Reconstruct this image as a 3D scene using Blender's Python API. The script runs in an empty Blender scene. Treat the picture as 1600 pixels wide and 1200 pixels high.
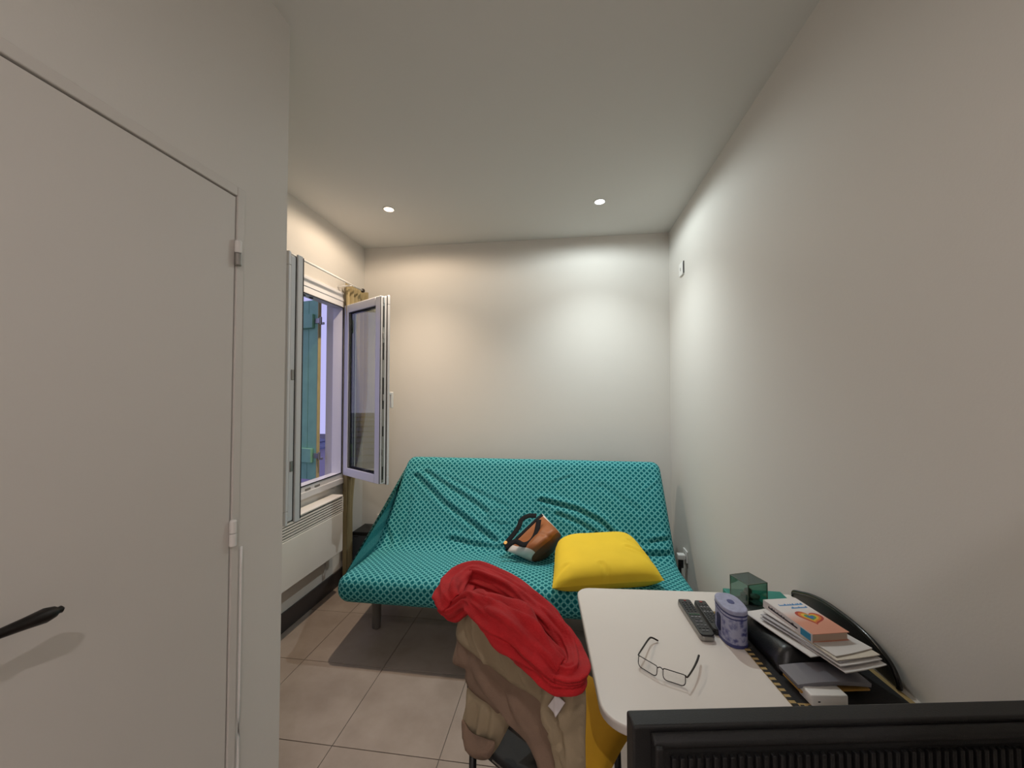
import bpy, bmesh, math, random
from mathutils import Vector, Matrix, noise
from mathutils.geometry import delaunay_2d_cdt
random.seed(7)
sc = bpy.context.scene
COL = sc.collection
# ------------------------------------------------------------------ camera
F = 600.0; CAMH = 1.46; YAW = math.radians(7.6); PITCH = math.radians(1.5)
cam_d = bpy.data.cameras.new('camera'); cam = bpy.data.objects.new('camera', cam_d); COL.objects.link(cam)
cam.location = (0, 0, CAMH); cam.rotation_euler = (math.pi/2 + PITCH, 0, YAW)
cam_d.sensor_width = 36; cam_d.lens = 36*F/1600; cam_d.clip_start = 0.02
sc.camera = cam
# ------------------------------------------------------------------ view + world
sc.view_settings.view_transform = 'Standard'; sc.view_settings.look = 'None'
sc.view_settings.gamma = 1; sc.view_settings.use_curve_mapping = False
sc.view_settings.exposure = 0.12
world = bpy.data.worlds.new('dusk'); sc.world = world; world.use_nodes = True
bg = world.node_tree.nodes['Background']
bg.inputs[0].default_value = (0.46, 0.45, 0.80, 1); bg.inputs[1].default_value = 1.05
# ------------------------------------------------------------------ lamps of the room (recessed ceiling downlights)
CZ = 2.73
def spot(name, x, y, power, col, size, blend, radius=0.022, z=CZ-0.012):
    l = bpy.data.lights.new(name, 'SPOT'); l.energy = power; l.color = col
    l.spot_size = math.radians(size); l.spot_blend = blend; l.shadow_soft_size = radius
    o = bpy.data.objects.new(name, l); COL.objects.link(o); o.location = (x, y, z); return o
WARM = (1.0, 0.80, 0.60); COOL = (0.90, 1.0, 1.0); MID = (1.0, 0.91, 0.90)
LAMPS = [(-1.183, 2.47, 72, WARM, 112, 1.0), (0.243, 2.555, 60, COOL, 112, 1.0),      # beams
         (-1.183, 2.47, 20, WARM, 176, 0.3), (0.243, 2.555, 19, COOL, 176, 0.3),         # the same lamps' spill outside the beam
         (0.15, -0.62, 36, MID, 165, 0.6), (-0.45, -1.9, 120, MID, 124, 0.9), (0.45, -1.9, 120, MID, 124, 0.9)]
for i, (x, y, p, c, s, b) in enumerate(LAMPS):
    spot('downlight_beam', x, y, p, c, s, b)

# ------------------------------------------------------------------ helpers
cd = Vector((-math.sin(YAW)*math.cos(PITCH), math.cos(YAW)*math.cos(PITCH), math.sin(PITCH)))
cr = Vector((math.cos(YAW), math.sin(YAW), 0)); cu = cr.cross(cd)
C0 = Vector((0, 0, CAMH))
def ray(x, y): return cd + cr*((x-800)/F) + cu*((600-y)/F)
def atX(x, y, X): v = ray(x, y); return C0 + v*(X/v.x)
def atY(x, y, Y): v = ray(x, y); return C0 + v*(Y/v.y)
def atZ(x, y, Z): v = ray(x, y); return C0 + v*((Z-CAMH)/v.z)
def atP(x, y, p, n): v = ray(x, y); return C0 + v*((Vector(p)-C0).dot(Vector(n))/v.dot(Vector(n)))

def lin(c):
    if isinstance(c, str):
        c = [int(c[i:i+2], 16)/255 for i in (0, 2, 4)]
    return tuple((x/12.92 if x <= .04045 else ((x+.055)/1.055)**2.4) for x in c[:3]) + (1,)

MATS = {}
def mat(name, col, rough=0.6, metal=0.0, var=0.0, vscale=8.0, bump=0.0, bscale=60.0, spec=0.5, coat=0.0, emit=None, estr=0.0, sheen=0.0, coord='Object'):
    if name in MATS: return MATS[name]
    m = bpy.data.materials.new(name); m.use_nodes = True; MATS[name] = m
    nt = m.node_tree; b = nt.nodes['Principled BSDF']
    c = lin(col)
    b.inputs['Base Color'].default_value = c; b.inputs['Roughness'].default_value = rough
    b.inputs['Metallic'].default_value = metal; b.inputs['Specular IOR Level'].default_value = spec
    b.inputs['Coat Weight'].default_value = coat; b.inputs['Sheen Weight'].default_value = sheen
    if emit:
        b.inputs['Emission Color'].default_value = lin(emit); b.inputs['Emission Strength'].default_value = estr
    tc = nt.nodes.new('ShaderNodeTexCoord')
    if var > 0:
        n = nt.nodes.new('ShaderNodeTexNoise'); n.inputs['Scale'].default_value = vscale; n.inputs['Detail'].default_value = 5
        nt.links.new(tc.outputs[coord], n.inputs['Vector'])
        r = nt.nodes.new('ShaderNodeValToRGB')
        r.color_ramp.elements[0].position = .3; r.color_ramp.elements[1].position = .7
        r.color_ramp.elements[0].color = tuple(x*(1-var) for x in c[:3]) + (1,)
        r.color_ramp.elements[1].color = tuple(min(1, x*(1+var)) for x in c[:3]) + (1,)
        nt.links.new(n.outputs['Fac'], r.inputs[0]); nt.links.new(r.outputs[0], b.inputs['Base Color'])
    if bump > 0:
        n2 = nt.nodes.new('ShaderNodeTexNoise'); n2.inputs['Scale'].default_value = bscale; n2.inputs['Detail'].default_value = 3
        nt.links.new(tc.outputs[coord], n2.inputs['Vector'])
        bp = nt.nodes.new('ShaderNodeBump'); bp.inputs['Strength'].default_value = bump; bp.inputs['Distance'].default_value = 0.004
        nt.links.new(n2.outputs['Fac'], bp.inputs['Height']); nt.links.new(bp.outputs[0], b.inputs['Normal'])
    return m

def glass_mat(name, tint=(0.92, 0.96, 0.95), alpha=0.12, refl=None):
    m = bpy.data.materials.new(name); m.use_nodes = True; nt = m.node_tree
    out = nt.nodes['Material Output']; nt.nodes.remove(nt.nodes['Principled BSDF'])
    t = nt.nodes.new('ShaderNodeBsdfTransparent'); t.inputs[0].default_value = tint + (1,)
    g = nt.nodes.new('ShaderNodeBsdfGlossy'); g.inputs['Roughness'].default_value = 0.02
    g.inputs[0].default_value = (.9, .9, .9, 1)
    lw = nt.nodes.new('ShaderNodeLayerWeight'); lw.inputs[0].default_value = .5
    pw = nt.nodes.new('ShaderNodeMath'); pw.operation = 'POWER'; pw.inputs[1].default_value = 4.5; nt.links.new(lw.outputs['Facing'], pw.inputs[0])
    ma = nt.nodes.new('ShaderNodeMath'); ma.operation = 'ADD'; ma.inputs[1].default_value = .03+alpha; ma.use_clamp = True
    nt.links.new(pw.outputs[0], ma.inputs[0])
    mx = nt.nodes.new('ShaderNodeMixShader')
    nt.links.new(ma.outputs[0], mx.inputs[0]); nt.links.new(t.outputs[0], mx.inputs[1]); nt.links.new(g.outputs[0], mx.inputs[2])
    nt.links.new(mx.outputs[0], out.inputs[0]); MATS[name] = m
    return m

class MB:
    def __init__(s): s.v = []; s.f = []; s.uv = None
    def add(s, vs, fs):
        o = len(s.v); s.v += [Vector(p) for p in vs]; s.f += [tuple(i+o for i in f) for f in fs]; return s
    def box(s, x0, x1, y0, y1, z0, z1, M=None):
        vs = [Vector((x, y, z)) for z in (z0, z1) for y in (y0, y1) for x in (x0, x1)]
        if M: vs = [M @ p for p in vs]
        return s.add(vs, [(0,2,3,1),(4,5,7,6),(0,1,5,4),(2,6,7,3),(0,4,6,2),(1,3,7,5)])
    def hexa(s, p8): # bottom 4 then top 4 loops
        return s.add(p8, [(3,2,1,0),(4,5,6,7),(0,1,5,4),(1,2,6,5),(2,3,7,6),(3,0,4,7)])
    def prism(s, poly, z0, z1, M=None):
        n = len(poly)
        vs = [Vector((x, y, z0)) for x, y in poly] + [Vector((x, y, z1)) for x, y in poly]
        if M: vs = [M @ p for p in vs]
        return s.add(vs, [tuple(range(n-1, -1, -1)), tuple(range(n, 2*n))] + [(i, (i+1) % n, n+(i+1) % n, n+i) for i in range(n)])
    def lathe(s, prof, seg=24, M=None):
        vs = []; fs = []
        for r, z in prof:
            for k in range(seg):
                a = 2*math.pi*k/seg; vs.append(Vector((r*math.cos(a), r*math.sin(a), z)))
        for i in range(len(prof)-1):
            for k in range(seg):
                k2 = (k+1) % seg; fs.append((i*seg+k, i*seg+k2, (i+1)*seg+k2, (i+1)*seg+k))
        fs.append(tuple(range(seg-1, -1, -1))); fs.append(tuple((len(prof)-1)*seg+k for k in range(seg)))
        if M: vs = [M @ p for p in vs]
        return s.add(vs, fs)
    def tube(s, path, r, seg=10, closed=False, flat=1.0, up=Vector((0, 0, 1))):
        path = [Vector(p) for p in path]; n = len(path)
        rad = r if isinstance(r, (list, tuple)) else [r]*n
        vs = []; fs = []
        for i, p in enumerate(path):
            a = path[(i-1) % n] if (closed or i > 0) else p
            b = path[(i+1) % n] if (closed or i < n-1) else p
            t = (b-a).normalized()
            sx = t.cross(up)
            if sx.length < 1e-4: sx = t.cross(Vector((1, 0, 0)))
            sx.normalize(); sy = sx.cross(t)
            for k in range(seg):
                an = 2*math.pi*k/seg
                vs.append(p + sx*(rad[i]*math.cos(an)) + sy*(rad[i]*flat*math.sin(an)))
        m = n if closed else n-1
        for i in range(m):
            for k in range(seg):
                k2 = (k+1) % seg; j = (i+1) % n
                fs.append((i*seg+k, i*seg+k2, j*seg+k2, j*seg+k))
        if not closed:
            fs.append(tuple(range(seg-1, -1, -1))); fs.append(tuple((n-1)*seg+k for k in range(seg)))
        return s.add(vs, fs)
    def grid(s, fn, nu, nv, closed_u=False):
        vs = [Vector(fn(i/(nu if closed_u else nu-1), j/(nv-1))) for j in range(nv) for i in range(nu)]
        fs = []
        for j in range(nv-1):
            for i in range(nu if closed_u else nu-1):
                i2 = (i+1) % nu; fs.append((j*nu+i, j*nu+i2, (j+1)*nu+i2, (j+1)*nu+i))
        return s.add(vs, fs)
    def build(s, name, m, parent=None, bevel=0.0, seg=2, smooth=False, solid=0.0, subsurf=0, loc=None, rotz=0.0, M=None, fix=True):
        me = bpy.data.meshes.new(name)
        vs = [M @ p for p in s.v] if M else s.v
        me.from_pydata([tuple(p) for p in vs], [], s.f)
        if fix:
            bm = bmesh.new(); bm.from_mesh(me); bmesh.ops.recalc_face_normals(bm, faces=bm.faces); bm.to_mesh(me); bm.free()
        if s.uv:
            ul = me.uv_layers.new(name='UVMap')
            for lp in me.loops: ul.data[lp.index].uv = s.uv[lp.vertex_index]
        me.materials.append(m)
        if smooth:
            for p in me.polygons: p.use_smooth = True
        o = bpy.data.objects.new(name, me); COL.objects.link(o)
        if parent: o.parent = parent
        if loc: o.location = loc
        if rotz: o.rotation_euler.z = rotz
        if solid:
            md = o.modifiers.new('solid', 'SOLIDIFY'); md.thickness = solid; md.offset = 0
        if bevel:
            md = o.modifiers.new('bevel', 'BEVEL'); md.width = bevel; md.segments = seg; md.limit_method = 'ANGLE'; md.angle_limit = math.radians(40)
            if not smooth:
                for p in me.polygons: p.use_smooth = True
                md2 = o.modifiers.new('wn', 'WEIGHTED_NORMAL'); md2.keep_sharp = False
        if subsurf:
            md = o.modifiers.new('sub', 'SUBSURF'); md.levels = subsurf; md.render_levels = subsurf
        return o
def tag(o, label=None, cat=None, group=None, kind=None):
    if label: o['label'] = label
    if cat: o['category'] = cat
    if group: o['group'] = group
    if kind: o['kind'] = kind
    return o
def empty(name, loc=(0, 0, 0), rotz=0.0):
    o = bpy.data.objects.new(name, None); COL.objects.link(o); o.location = loc; o.rotation_euler.z = rotz
    o.empty_display_size = 0.05; return o
def catmull(pts, n=8, closed=False):
    pts = [Vector(p) for p in pts]; out = []; N = len(pts)
    for i in range(N if closed else N-1):
        g = (lambda k: pts[k % N]) if closed else (lambda k: pts[max(0, min(N-1, k))])
        p0, p1, p2, p3 = g(i-1), g(i), g(i+1), g(i+2)
        for k in range(n):
            t = k/n
            out.append(0.5*((2*p1)+(p2-p0)*t+(2*p0-5*p1+4*p2-p3)*t*t+(3*p1-p0-3*p2+p3)*t**3))
    if not closed: out.append(pts[-1].copy())
    return out
def rrect(x0, x1, y0, y1, r, n=6):
    rs = r if isinstance(r, (list, tuple)) else [r]*4
    P = []
    for (cx, cy, a0, q) in ((x1-rs[0], y1-rs[0], 0, rs[0]), (x0+rs[1], y1-rs[1], 90, rs[1]), (x0+rs[2], y0+rs[2], 180, rs[2]), (x1-rs[3], y0+rs[3], 270, rs[3])):
        for k in range(n+1):
            a = math.radians(a0+90*k/n); P.append((cx+q*math.cos(a), cy+q*math.sin(a)))
    return P
def sstep(a, b, x):
    t = max(0.0, min(1.0, (x-a)/(b-a))); return t*t*(3-2*t)

# ------------------------------------------------------------------ materials
WALL = mat('white wall paint', 'd9d5cf', 0.75, bump=0.06, bscale=180, spec=0.25)
CEIL = mat('white ceiling paint', 'd8d6d2', 0.85, spec=0.2)
PARTN = mat('white door paint', 'd3cec8', 0.55, bump=0.03, bscale=60, spec=0.35)
WHITE = mat('white plastic', 'e6e4e1', 0.4)
WHITEM = mat('white enamel metal', 'e4e1dc', 0.38)
PVC = mat('white window profile', 'd6d6da', 0.35)
PVCG = mat('grey aluminium strip', '8d8b88', 0.35, metal=0.5)
RUBBER = mat('black rubber seal', '15161a', 0.6)
STEEL = mat('brushed steel', '9c9a97', 0.35, metal=0.9)
BLACK = mat('black plastic', '17181a', 0.42)
BLACKM = mat('black metal', '0f0f11', 0.35, spec=0.5)
SKIRT = mat('dark grey tile skirting', '3f3a3a', 0.45, var=0.12, vscale=5)

# ------------------------------------------------------------------ room shell
XL, XP, XR, YB, YF, YPE = -1.715, -0.93, 0.825, 3.125, -2.7, 1.18
fl = MB().box(XL-.1, XR+.1, YF-.1, YB+.1, -0.12, -0.004).build('floor', mat('floor grout', '6f675f', 0.9))
tag(fl, kind='structure')
# tile floor: each tile is a piece of the floor
def tile_mat():
    m = bpy.data.materials.new('taupe porcelain tile'); m.use_nodes = True; nt = m.node_tree; b = nt.nodes['Principled BSDF']
    b.inputs['Roughness'].default_value = 0.38; b.inputs['Specular IOR Level'].default_value = 0.4
    g = nt.nodes.new('ShaderNodeNewGeometry')
    n = nt.nodes.new('ShaderNodeTexNoise'); n.inputs['Scale'].default_value = 3.2; n.inputs['Detail'].default_value = 8; n.inputs['Roughness'].default_value = .6
    nt.links.new(g.outputs['Position'], n.inputs['Vector'])
    r = nt.nodes.new('ShaderNodeValToRGB'); r.color_ramp.elements[0].position = .3; r.color_ramp.elements[1].position = .72
    r.color_ramp.elements[0].color = lin('85786f'); r.color_ramp.elements[1].color = lin('a0948b')
    nt.links.new(n.outputs['Fac'], r.inputs[0]); nt.links.new(r.outputs[0], b.inputs['Base Color'])
    return m
TILE = tile_mat(); T = 0.46
tx0 = atZ(519, 1165, 0).x; ty0 = atZ(519, 1165, 0).y
tm = None
i0 = math.floor((XL-tx0)/T); j0 = math.floor((YF-ty0)/T)
cache = {}
for i in range(i0, i0+8):
    for j in range(j0, j0+15):
        x0 = max(XL, tx0+i*T+.0015); x1 = min(XR, tx0+(i+1)*T-.0015); y0 = max(YF, ty0+j*T+.0015); y1 = min(YB, ty0+(j+1)*T-.0015)
        if x1-x0 < .01 or y1-y0 < .01: continue
        if x1 < XP-.05 and y1 < YPE-.05: continue
        key = (round(x1-x0, 4), round(y1-y0, 4))
        if key in cache:
            o = cache[key].copy(); COL.objects.link(o); o.location = (x0, y0, 0)
        else:
            o = MB().box(0, x1-x0, 0, y1-y0, -.004, 0).build('tile', TILE, fl, bevel=.0012, seg=1, loc=(x0, y0, 0)); cache[key] = o
tag(MB().box(XL-.1, XR+.1, YF-.1, YB+.1, CZ, CZ+.1).build('ceiling', CEIL), kind='structure')
tag(MB().box(XL-.1, XR+.1, YB, YB+.1, -.1, CZ).build('wall_back', WALL), kind='structure')
tag(MB().box(XR, XR+.1, YF, YB, -.1, CZ).build('wall_right', WALL), kind='structure')
tag(MB().box(XL-.1, XR+.1, YF-.1, YF, -.1, CZ).build('wall_front', WALL), kind='structure')
# left wall with the window hole
WX0 = -1.87; WY0, WY1, WZ0, WZ1 = 1.80, 2.83, 0.80, 2.19
wl = MB()
wl.box(WX0, XL, YPE-.4, WY0, -.1, CZ); wl.box(WX0, XL, WY1, YB+.1, -.1, CZ)
wl.box(WX0, XL, WY0, WY1, -.1, WZ0); wl.box(WX0, XL, WY0, WY1, WZ1, CZ)
tag(wl.build('wall_left', WALL), kind='structure')
# the boxed-in room beside the door, with a recess for the door
DY0, DY1, DZ1 = 0.165, 1.004, 2.057
wp = MB()
wp.box(XL-.1, XP, YF, DY0, -.1, CZ); wp.box(XL-.1, XP, DY1, YPE, -.1, CZ); wp.box(XL-.1, XP, DY0, DY1, DZ1, CZ); wp.box(XL-.1, XP-.06, DY0, DY1, -.1, DZ1)
tag(wp.build('wall_left_near', WALL), kind='structure')
# unseen block added beside the right wall to cast its diagonal shadow
tag(MB().box(0.28, XR, -0.85, -0.12, -.1, 2.2).build('added_shadow_block', WALL, bevel=.004), kind='structure')
for nm, b in (('baseboard_left', (XL, XL+.012, YPE, YB-.012, 0, .117)), ('baseboard_back', (XL, XR, YB-.012, YB, 0, .117)), ('baseboard_right', (XR-.012, XR, -.12, YB-.012, 0, .117))):
    tag(MB().box(*b).build(nm, SKIRT, bevel=.002), kind='structure')

# ------------------------------------------------------------------ door
door = tag(empty('door_1', (XP, 0.6, 0)), 'white flush door with antique dark lever handle', 'door', kind='structure')
def child(mb, name, m, root, **k):
    off = Matrix.Translation(-Vector(root.location)) if not isinstance(root, Matrix) else root
    return mb.build(name, m, root, M=off, **k)
leaf = child(MB().box(XP-.045, XP+.002, DY0+.038, 0.9715, 0.008, 2.0245), 'door_leaf', PARTN, door, bevel=.0015)
fr = MB()
fr.box(XP-.055, XP+.004, 0.9765, DY1, 0, DZ1); fr.box(XP-.055, XP+.004, DY0, DY0+.033, 0, DZ1); fr.box(XP-.055, XP+.004, DY0+.033, 0.9765, 2.0295, DZ1)
child(fr, 'door_frame', PARTN, door, bevel=.003)
sh = MB(); sh.box(XP-.058, XP-.05, DY0, DY1, 0, DZ1)
child(sh, 'door_stop', RUBBER, door)
for zc, gm in ((1.862, STEEL), (1.068, WHITE), (0.26, WHITE)):
    h = child(MB().lathe([(.0075, zc-.035), (.009, zc-.033), (.009, zc-.001), (.0075, zc)], 14, Matrix.Translation((XP+.009, .976, 0))), 'hinge', gm, door, smooth=False)
    child(MB().lathe([(.0075, zc+.0012), (.009, zc+.003), (.009, zc+.034), (.0065, zc+.038)], 14, Matrix.Translation((XP+.009, .976, 0))), 'hinge', WHITE, door)
BRONZE = mat('dark antique bronze', '2b2624', 0.4, metal=0.6, var=.35, vscale=40)
hz = 1.06; hy = 0.255
tip = atX(100, 950, XP+.06); mid = atX(5, 988, XP+.06)
dirh = (tip-mid).normalized(); base = tip - dirh*0.135
prof = [(0, .006), (.008, .008), (.014, .0115), (.020, .008), (.026, .0075), (.034, .0095), (.040, .007), (.05, .0072), (.085, .0098), (.110, .0125), (.122, .0095), (.127, .0055), (.131, .0062), (.135, .002)]
lever = MB().tube([base+dirh*q for q, r in prof], [r for q, r in prof], 16)
lever.tube([Vector((XP+.004, base.y, base.z)), Vector((XP+.03, base.y, base.z)), base + Vector((-.006, 0, 0)), base+dirh*.01], [.009, .008, .0085, .008], 12)
hd = child(lever, 'handle', BRONZE, door, smooth=True)
child(MB().prism([(x, y) for x, y in rrect(-.02, .02, -.115, .07, .0199)], 0, .006, Matrix.Translation((XP+.002, base.y, base.z)) @ Matrix(((0, 0, 1, 0), (1, 0, 0, 0), (0, 1, 0, 0), (0, 0, 0, 1)))), 'handle_plate', BRONZE, door, bevel=.002)
cab = MB().tube([(XP+.006, 1.008+.002*math.sin(z*3), z) for z in [0.0+.06*k for k in range(18)]], .0035, 8)
tag(cab.build('cable', WHITE, smooth=True), 'thin white cable running down the edge of the door frame', 'cable')

# ------------------------------------------------------------------ window
win = tag(empty('window_1', (XL, 2.3, WZ0)), 'white tilt window with two inward-opened casements', 'window', kind='structure')
wf = MB()
wf.box(-1.785, -1.70, WY0, WY0+.05, WZ0, WZ1); wf.box(-1.785, -1.70, WY1-.05, WY1, WZ0, WZ1)
wf.box(-1.785, -1.70, WY0+.05, WY1-.05, WZ1-.055, WZ1); wf.box(-1.785, -1.70, WY0+.05, WY1-.05, WZ0, WZ0+.05)
child(wf, 'frame', PVC, win, bevel=.004)
# flat cover strips round the frame on the room side
cs = MB()
cs.box(XL, -1.695, WY0-.05, WY1+.05, WZ1-.01, WZ1+.06); cs.box(XL, -1.695, WY1-.01, WY1+.05, WZ0-.03, WZ1-.01); cs.box(XL, -1.695, WY0-.05, WY0+.01, WZ0-.03, WZ1-.01)
cs.box(XL, -1.69, WY0-.05, WY1+.05, WZ0-.03, WZ0+.012)
child(cs, 'cover_strip', PVC, win, bevel=.003)
# rebate seals (dark lines) and drain slots / strike plates on the bottom rail
ss = MB()
ss.box(-1.702, -1.697, WY0+.047, WY1-.047, WZ1-.06, WZ1-.054); ss.box(-1.702, -1.697, WY1-.053, WY1-.047, WZ0+.05, WZ1-.055); ss.box(-1.702, -1.697, WY0+.047, WY1-.047, WZ0+.049, WZ0+.055)
child(ss, 'seal', RUBBER, win)
for y in (2.36, 2.46):
    child(MB().box(-1.712, -1.6965, y, y+.055, WZ0+.016, WZ0+.03), 'strike_plate', PVCG, win, bevel=.002)
for y in (2.36, 2.44):
    child(MB().box(-1.75, -1.735, y, y+.03, WZ1-.062, WZ1-.054), 'strike_plate', RUBBER, win, bevel=.002)
GLASS = glass_mat('window glass', (0.88, 0.90, 0.87), 0.0)
def casement(hinge, dvec, nvec, L, handle=True):
    # local x from hinge to free edge, local y towards the room face, local z up
    d = Vector((*dvec, 0)).normalized(); n = Vector((*nvec, 0)).normalized()
    M = Matrix(((d.x, n.x, 0, hinge[0]), (d.y, n.y, 0, hinge[1]), (0, 0, 1, 0), (0, 0, 0, 1)))
    z0, z1 = WZ0+.035, WZ1-.04
    e = empty('casement', (0, 0, 0)); e.parent = win; e.matrix_parent_inverse = Matrix.Translation(-Vector(win.location))
    off = Matrix.Translation(-Vector(win.location))
    e.location = (0, 0, 0); 
    bpy.context.view_layer.update()
    def pt(mb, nm, m, **k):
        o = mb.build(nm, m, e, M=M, **k); o.matrix_parent_inverse = Matrix.Identity(4); return o
    sw = .062
    s = MB()
    for a, b, c, dd in ((0, sw, z0, z1), (L-sw, L, z0, z1), (sw, L-sw, z0, z0+sw), (sw, L-sw, z1-sw, z1)):
        s.box(a, b, 0.0, .055, c, dd)
        a2 = a-.012 if a == 0 else a; 
    o = pt(s, 'sash', PVC, bevel=.005)
    s = MB()  # overlapping lip of the room face
    s.box(-.012, L+.012, .055, .072, z0-.012, z0+sw-.006); s.box(-.012, L+.012, .055, .072, z1-sw+.006, z1+.012)
    s.box(-.012, sw-.006, .055, .072, z0+sw-.006, z1-sw+.006); s.box(L-sw+.006, L+.012, .055, .072, z0+sw-.006, z1-sw+.006)
    pt(s, 'sash_lip', PVC, bevel=.004)
    g = MB()
    q = .006
    for yy in (.006, .048):
        g.box(sw-.001, sw+q, yy, yy+.004, z0+sw, z1-sw); g.box(L-sw-q, L-sw+.001, yy, yy+.004, z0+sw, z1-sw)
        g.box(sw, L-sw, yy, yy+.004, z0+sw-.001, z0+sw+q); g.box(sw, L-sw, yy, yy+.004, z1-sw-q, z1-sw+.001)
    # inner dark spacer bar between the two panes
    g.box(sw, sw+.012, .02, .034, z0+sw, z1-sw); g.box(L-sw-.012, L-sw, .02, .034, z0+sw, z1-sw)
    g.box(sw, L-sw, .02, .034, z0+sw, z0+sw+.012); g.box(sw, L-sw, .02, .034, z1-sw-.012, z1-sw)
    pt(g, 'seal', RUBBER)
    pt(MB().box(sw, L-sw, .016, .020, z0+sw, z1-sw), 'pane', GLASS)
    pt(MB().box(sw, L-sw, .034, .038, z0+sw, z1-sw), 'pane', GLASS)
    r = MB(); r.box(L, L+.0025, .001, .006, z0+.004, z1-.004); r.box(L, L+.004, .050, .0555, z0-.008, z1+.008)
    pt(r, 'edge_seal', RUBBER)
    return e, M, pt, z0, z1, L
dR = Vector((.446, -.273)).normalized(); nR = Vector((-dR.y, dR.x))
e, M, pt, z0, z1, L = casement((-1.692, 2.785), dR, nR, .50)
# lock gear along the free edge
gr = MB(); gr.box(L, L+.002, .018, .036, z0+.01, z1-.01); pt(gr, 'lock_rail', PVCG)
for za, zb in ((z0+.03, z0+.12), (z0+.33, z0+.40), (z0+.52, z0+.74), (z1-.45, z1-.33), (z1-.22, z1-.07)):
    pt(MB().box(L+.001, L+.0035, .022, .031, za, zb), 'lock_slot', RUBBER)
for zc in (z0+.22, z0+.6, z1-.28, z1-.03):
    pt(MB().box(L+.001, L+.007, .021, .033, zc-.022, zc+.022), 'lock_bolt', STEEL, bevel=.002)
hb = MB(); hb.box(L-.045, L-.018, .072, .082, 1.40, 1.53); hb.box(L-.04, L-.022, .082, .12, 1.455, 1.475); hb.box(L-.042, L-.02, .108, .126, 1.36, 1.475)
pt(hb, 'window_handle', WHITE, bevel=.004)
dL = Vector((.39, -.035)).normalized(); nL = Vector((dL.y, -dL.x))
e, M, pt, z0, z1, L = casement((-1.692, 1.80), dL, nL, .365)
ed = MB(); ed.box(L, L+.012, -.022, .012, z0-.01, z1+.012); ed.box(L+.0, L+.006, .02, .05, z0+.005, z1-.005)
pt(ed, 'meeting_strip', PVC, bevel=.003)
es = MB(); es.box(L+.0005, L+.0125, -.027, -.021, z0, z1+.004); es.box(L, L+.0025, .0135, .0185, z0, z1); pt(es, 'meeting_seal', RUBBER)
for z in (1.555, 1.105):
    pt(MB().box(L+.005, L+.010, .024, .042, z-.026, z+.026), 'lock_keeper', PVCG, bevel=.003)
# outside sill
child(MB().box(WX0-.04, -1.78, WY0, WY1, WZ0-.02, WZ0+.008), 'outside_sill', mat('grey stone sill', 'a9a5ab', .7, var=.1), win)

# ------------------------------------------------------------------ shutter and what lies outside
GREEN = mat('blue-green shutter paint', '7fb496', 0.55, var=.1, vscale=9)
WARMEDGE = mat('warm-lit shutter edge', 'b3a673', .6, var=.15)  # warm light on the shutter's edge, put into the colour
hp = Vector((-1.90, 2.800)); hd2 = Vector((-.19, .05)).normalized(); hn = Vector((-hd2.y, hd2.x))
if hn.y > 0: hn = -hn
MS = Matrix(((hd2.x, hn.x, 0, hp.x), (hd2.y, hn.y, 0, hp.y), (0, 0, 1, 0), (0, 0, 0, 1)))
shut = tag(empty('window_shutter', (hp.x, hp.y, 0.77)), 'blue-green plank shutter folded open outside the window', 'shutter')
offS = Matrix.Translation((-hp.x, -hp.y, -0.77)) @ MS
SZ0, SZ1 = 0.79, 2.205
for k in range(5):
    MB().box(.002+k*.1, .002+k*.1+.0975, 0, .026, SZ0, SZ1).build('plank', GREEN, shut, M=offS, bevel=.003)
for zc in (SZ0+.19, SZ1-.17):
    MB().box(.035, .46, .026, .05, zc-.055, zc+.055).build('ledge', GREEN, shut, M=offS, bevel=.004)
MB().box(-.004, .002, .0, .027, SZ0, SZ1).build('lit_edge', WARMEDGE, shut, M=offS)
for zc in (SZ0+.19, SZ1-.17):
    hh = MB(); hh.box(-.02, .03, .026, .032, zc-.02, zc+.02); hh.lathe([(.009, zc-.03), (.009, zc+.03)], 10, Matrix.Translation((-.022, .02, 0)))
    hh.box(-.05, -.02, .008, .02, zc-.03, zc-.012)
    hh.build('hinge', STEEL, shut, M=offS, bevel=.002)
# neighbouring roof below the window and dark street ground
SLATE = mat('blue-grey roof slates', '4a5270', .6, var=.35, vscale=14, bump=.3, bscale=30)
rf = empty('neighbour_roof', (-4.2, 3.6, .2)); tag(rf, 'blue-grey slate roof seen low through the open window', 'roof')
for k in range(9):
    MB().hexa([(-.2-.22*k, -3, .25+.07*k), (-.2-.22*k, 3.5, .25+.07*k), (-.46-.22*k, 3.5, .31+.07*k), (-.46-.22*k, -3, .31+.07*k),
               (-.2-.22*k, -3, .28+.07*k), (-.2-.22*k, 3.5, .28+.07*k), (-.46-.22*k, 3.5, .335+.07*k), (-.46-.22*k, -3, .335+.07*k)]).build('slate_course', SLATE, rf)
MB().box(-2.6, -.3, -2.9, 3.4, -3.2, .24).build('roof_wall', mat('mauve render', '8d8796', .9), rf)
tag(MB().box(-40, WX0-.01, -30, 40, -3.1, -3.0).build('ground', mat('street paving', '57555c', .9, var=.2)), kind='structure')

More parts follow.
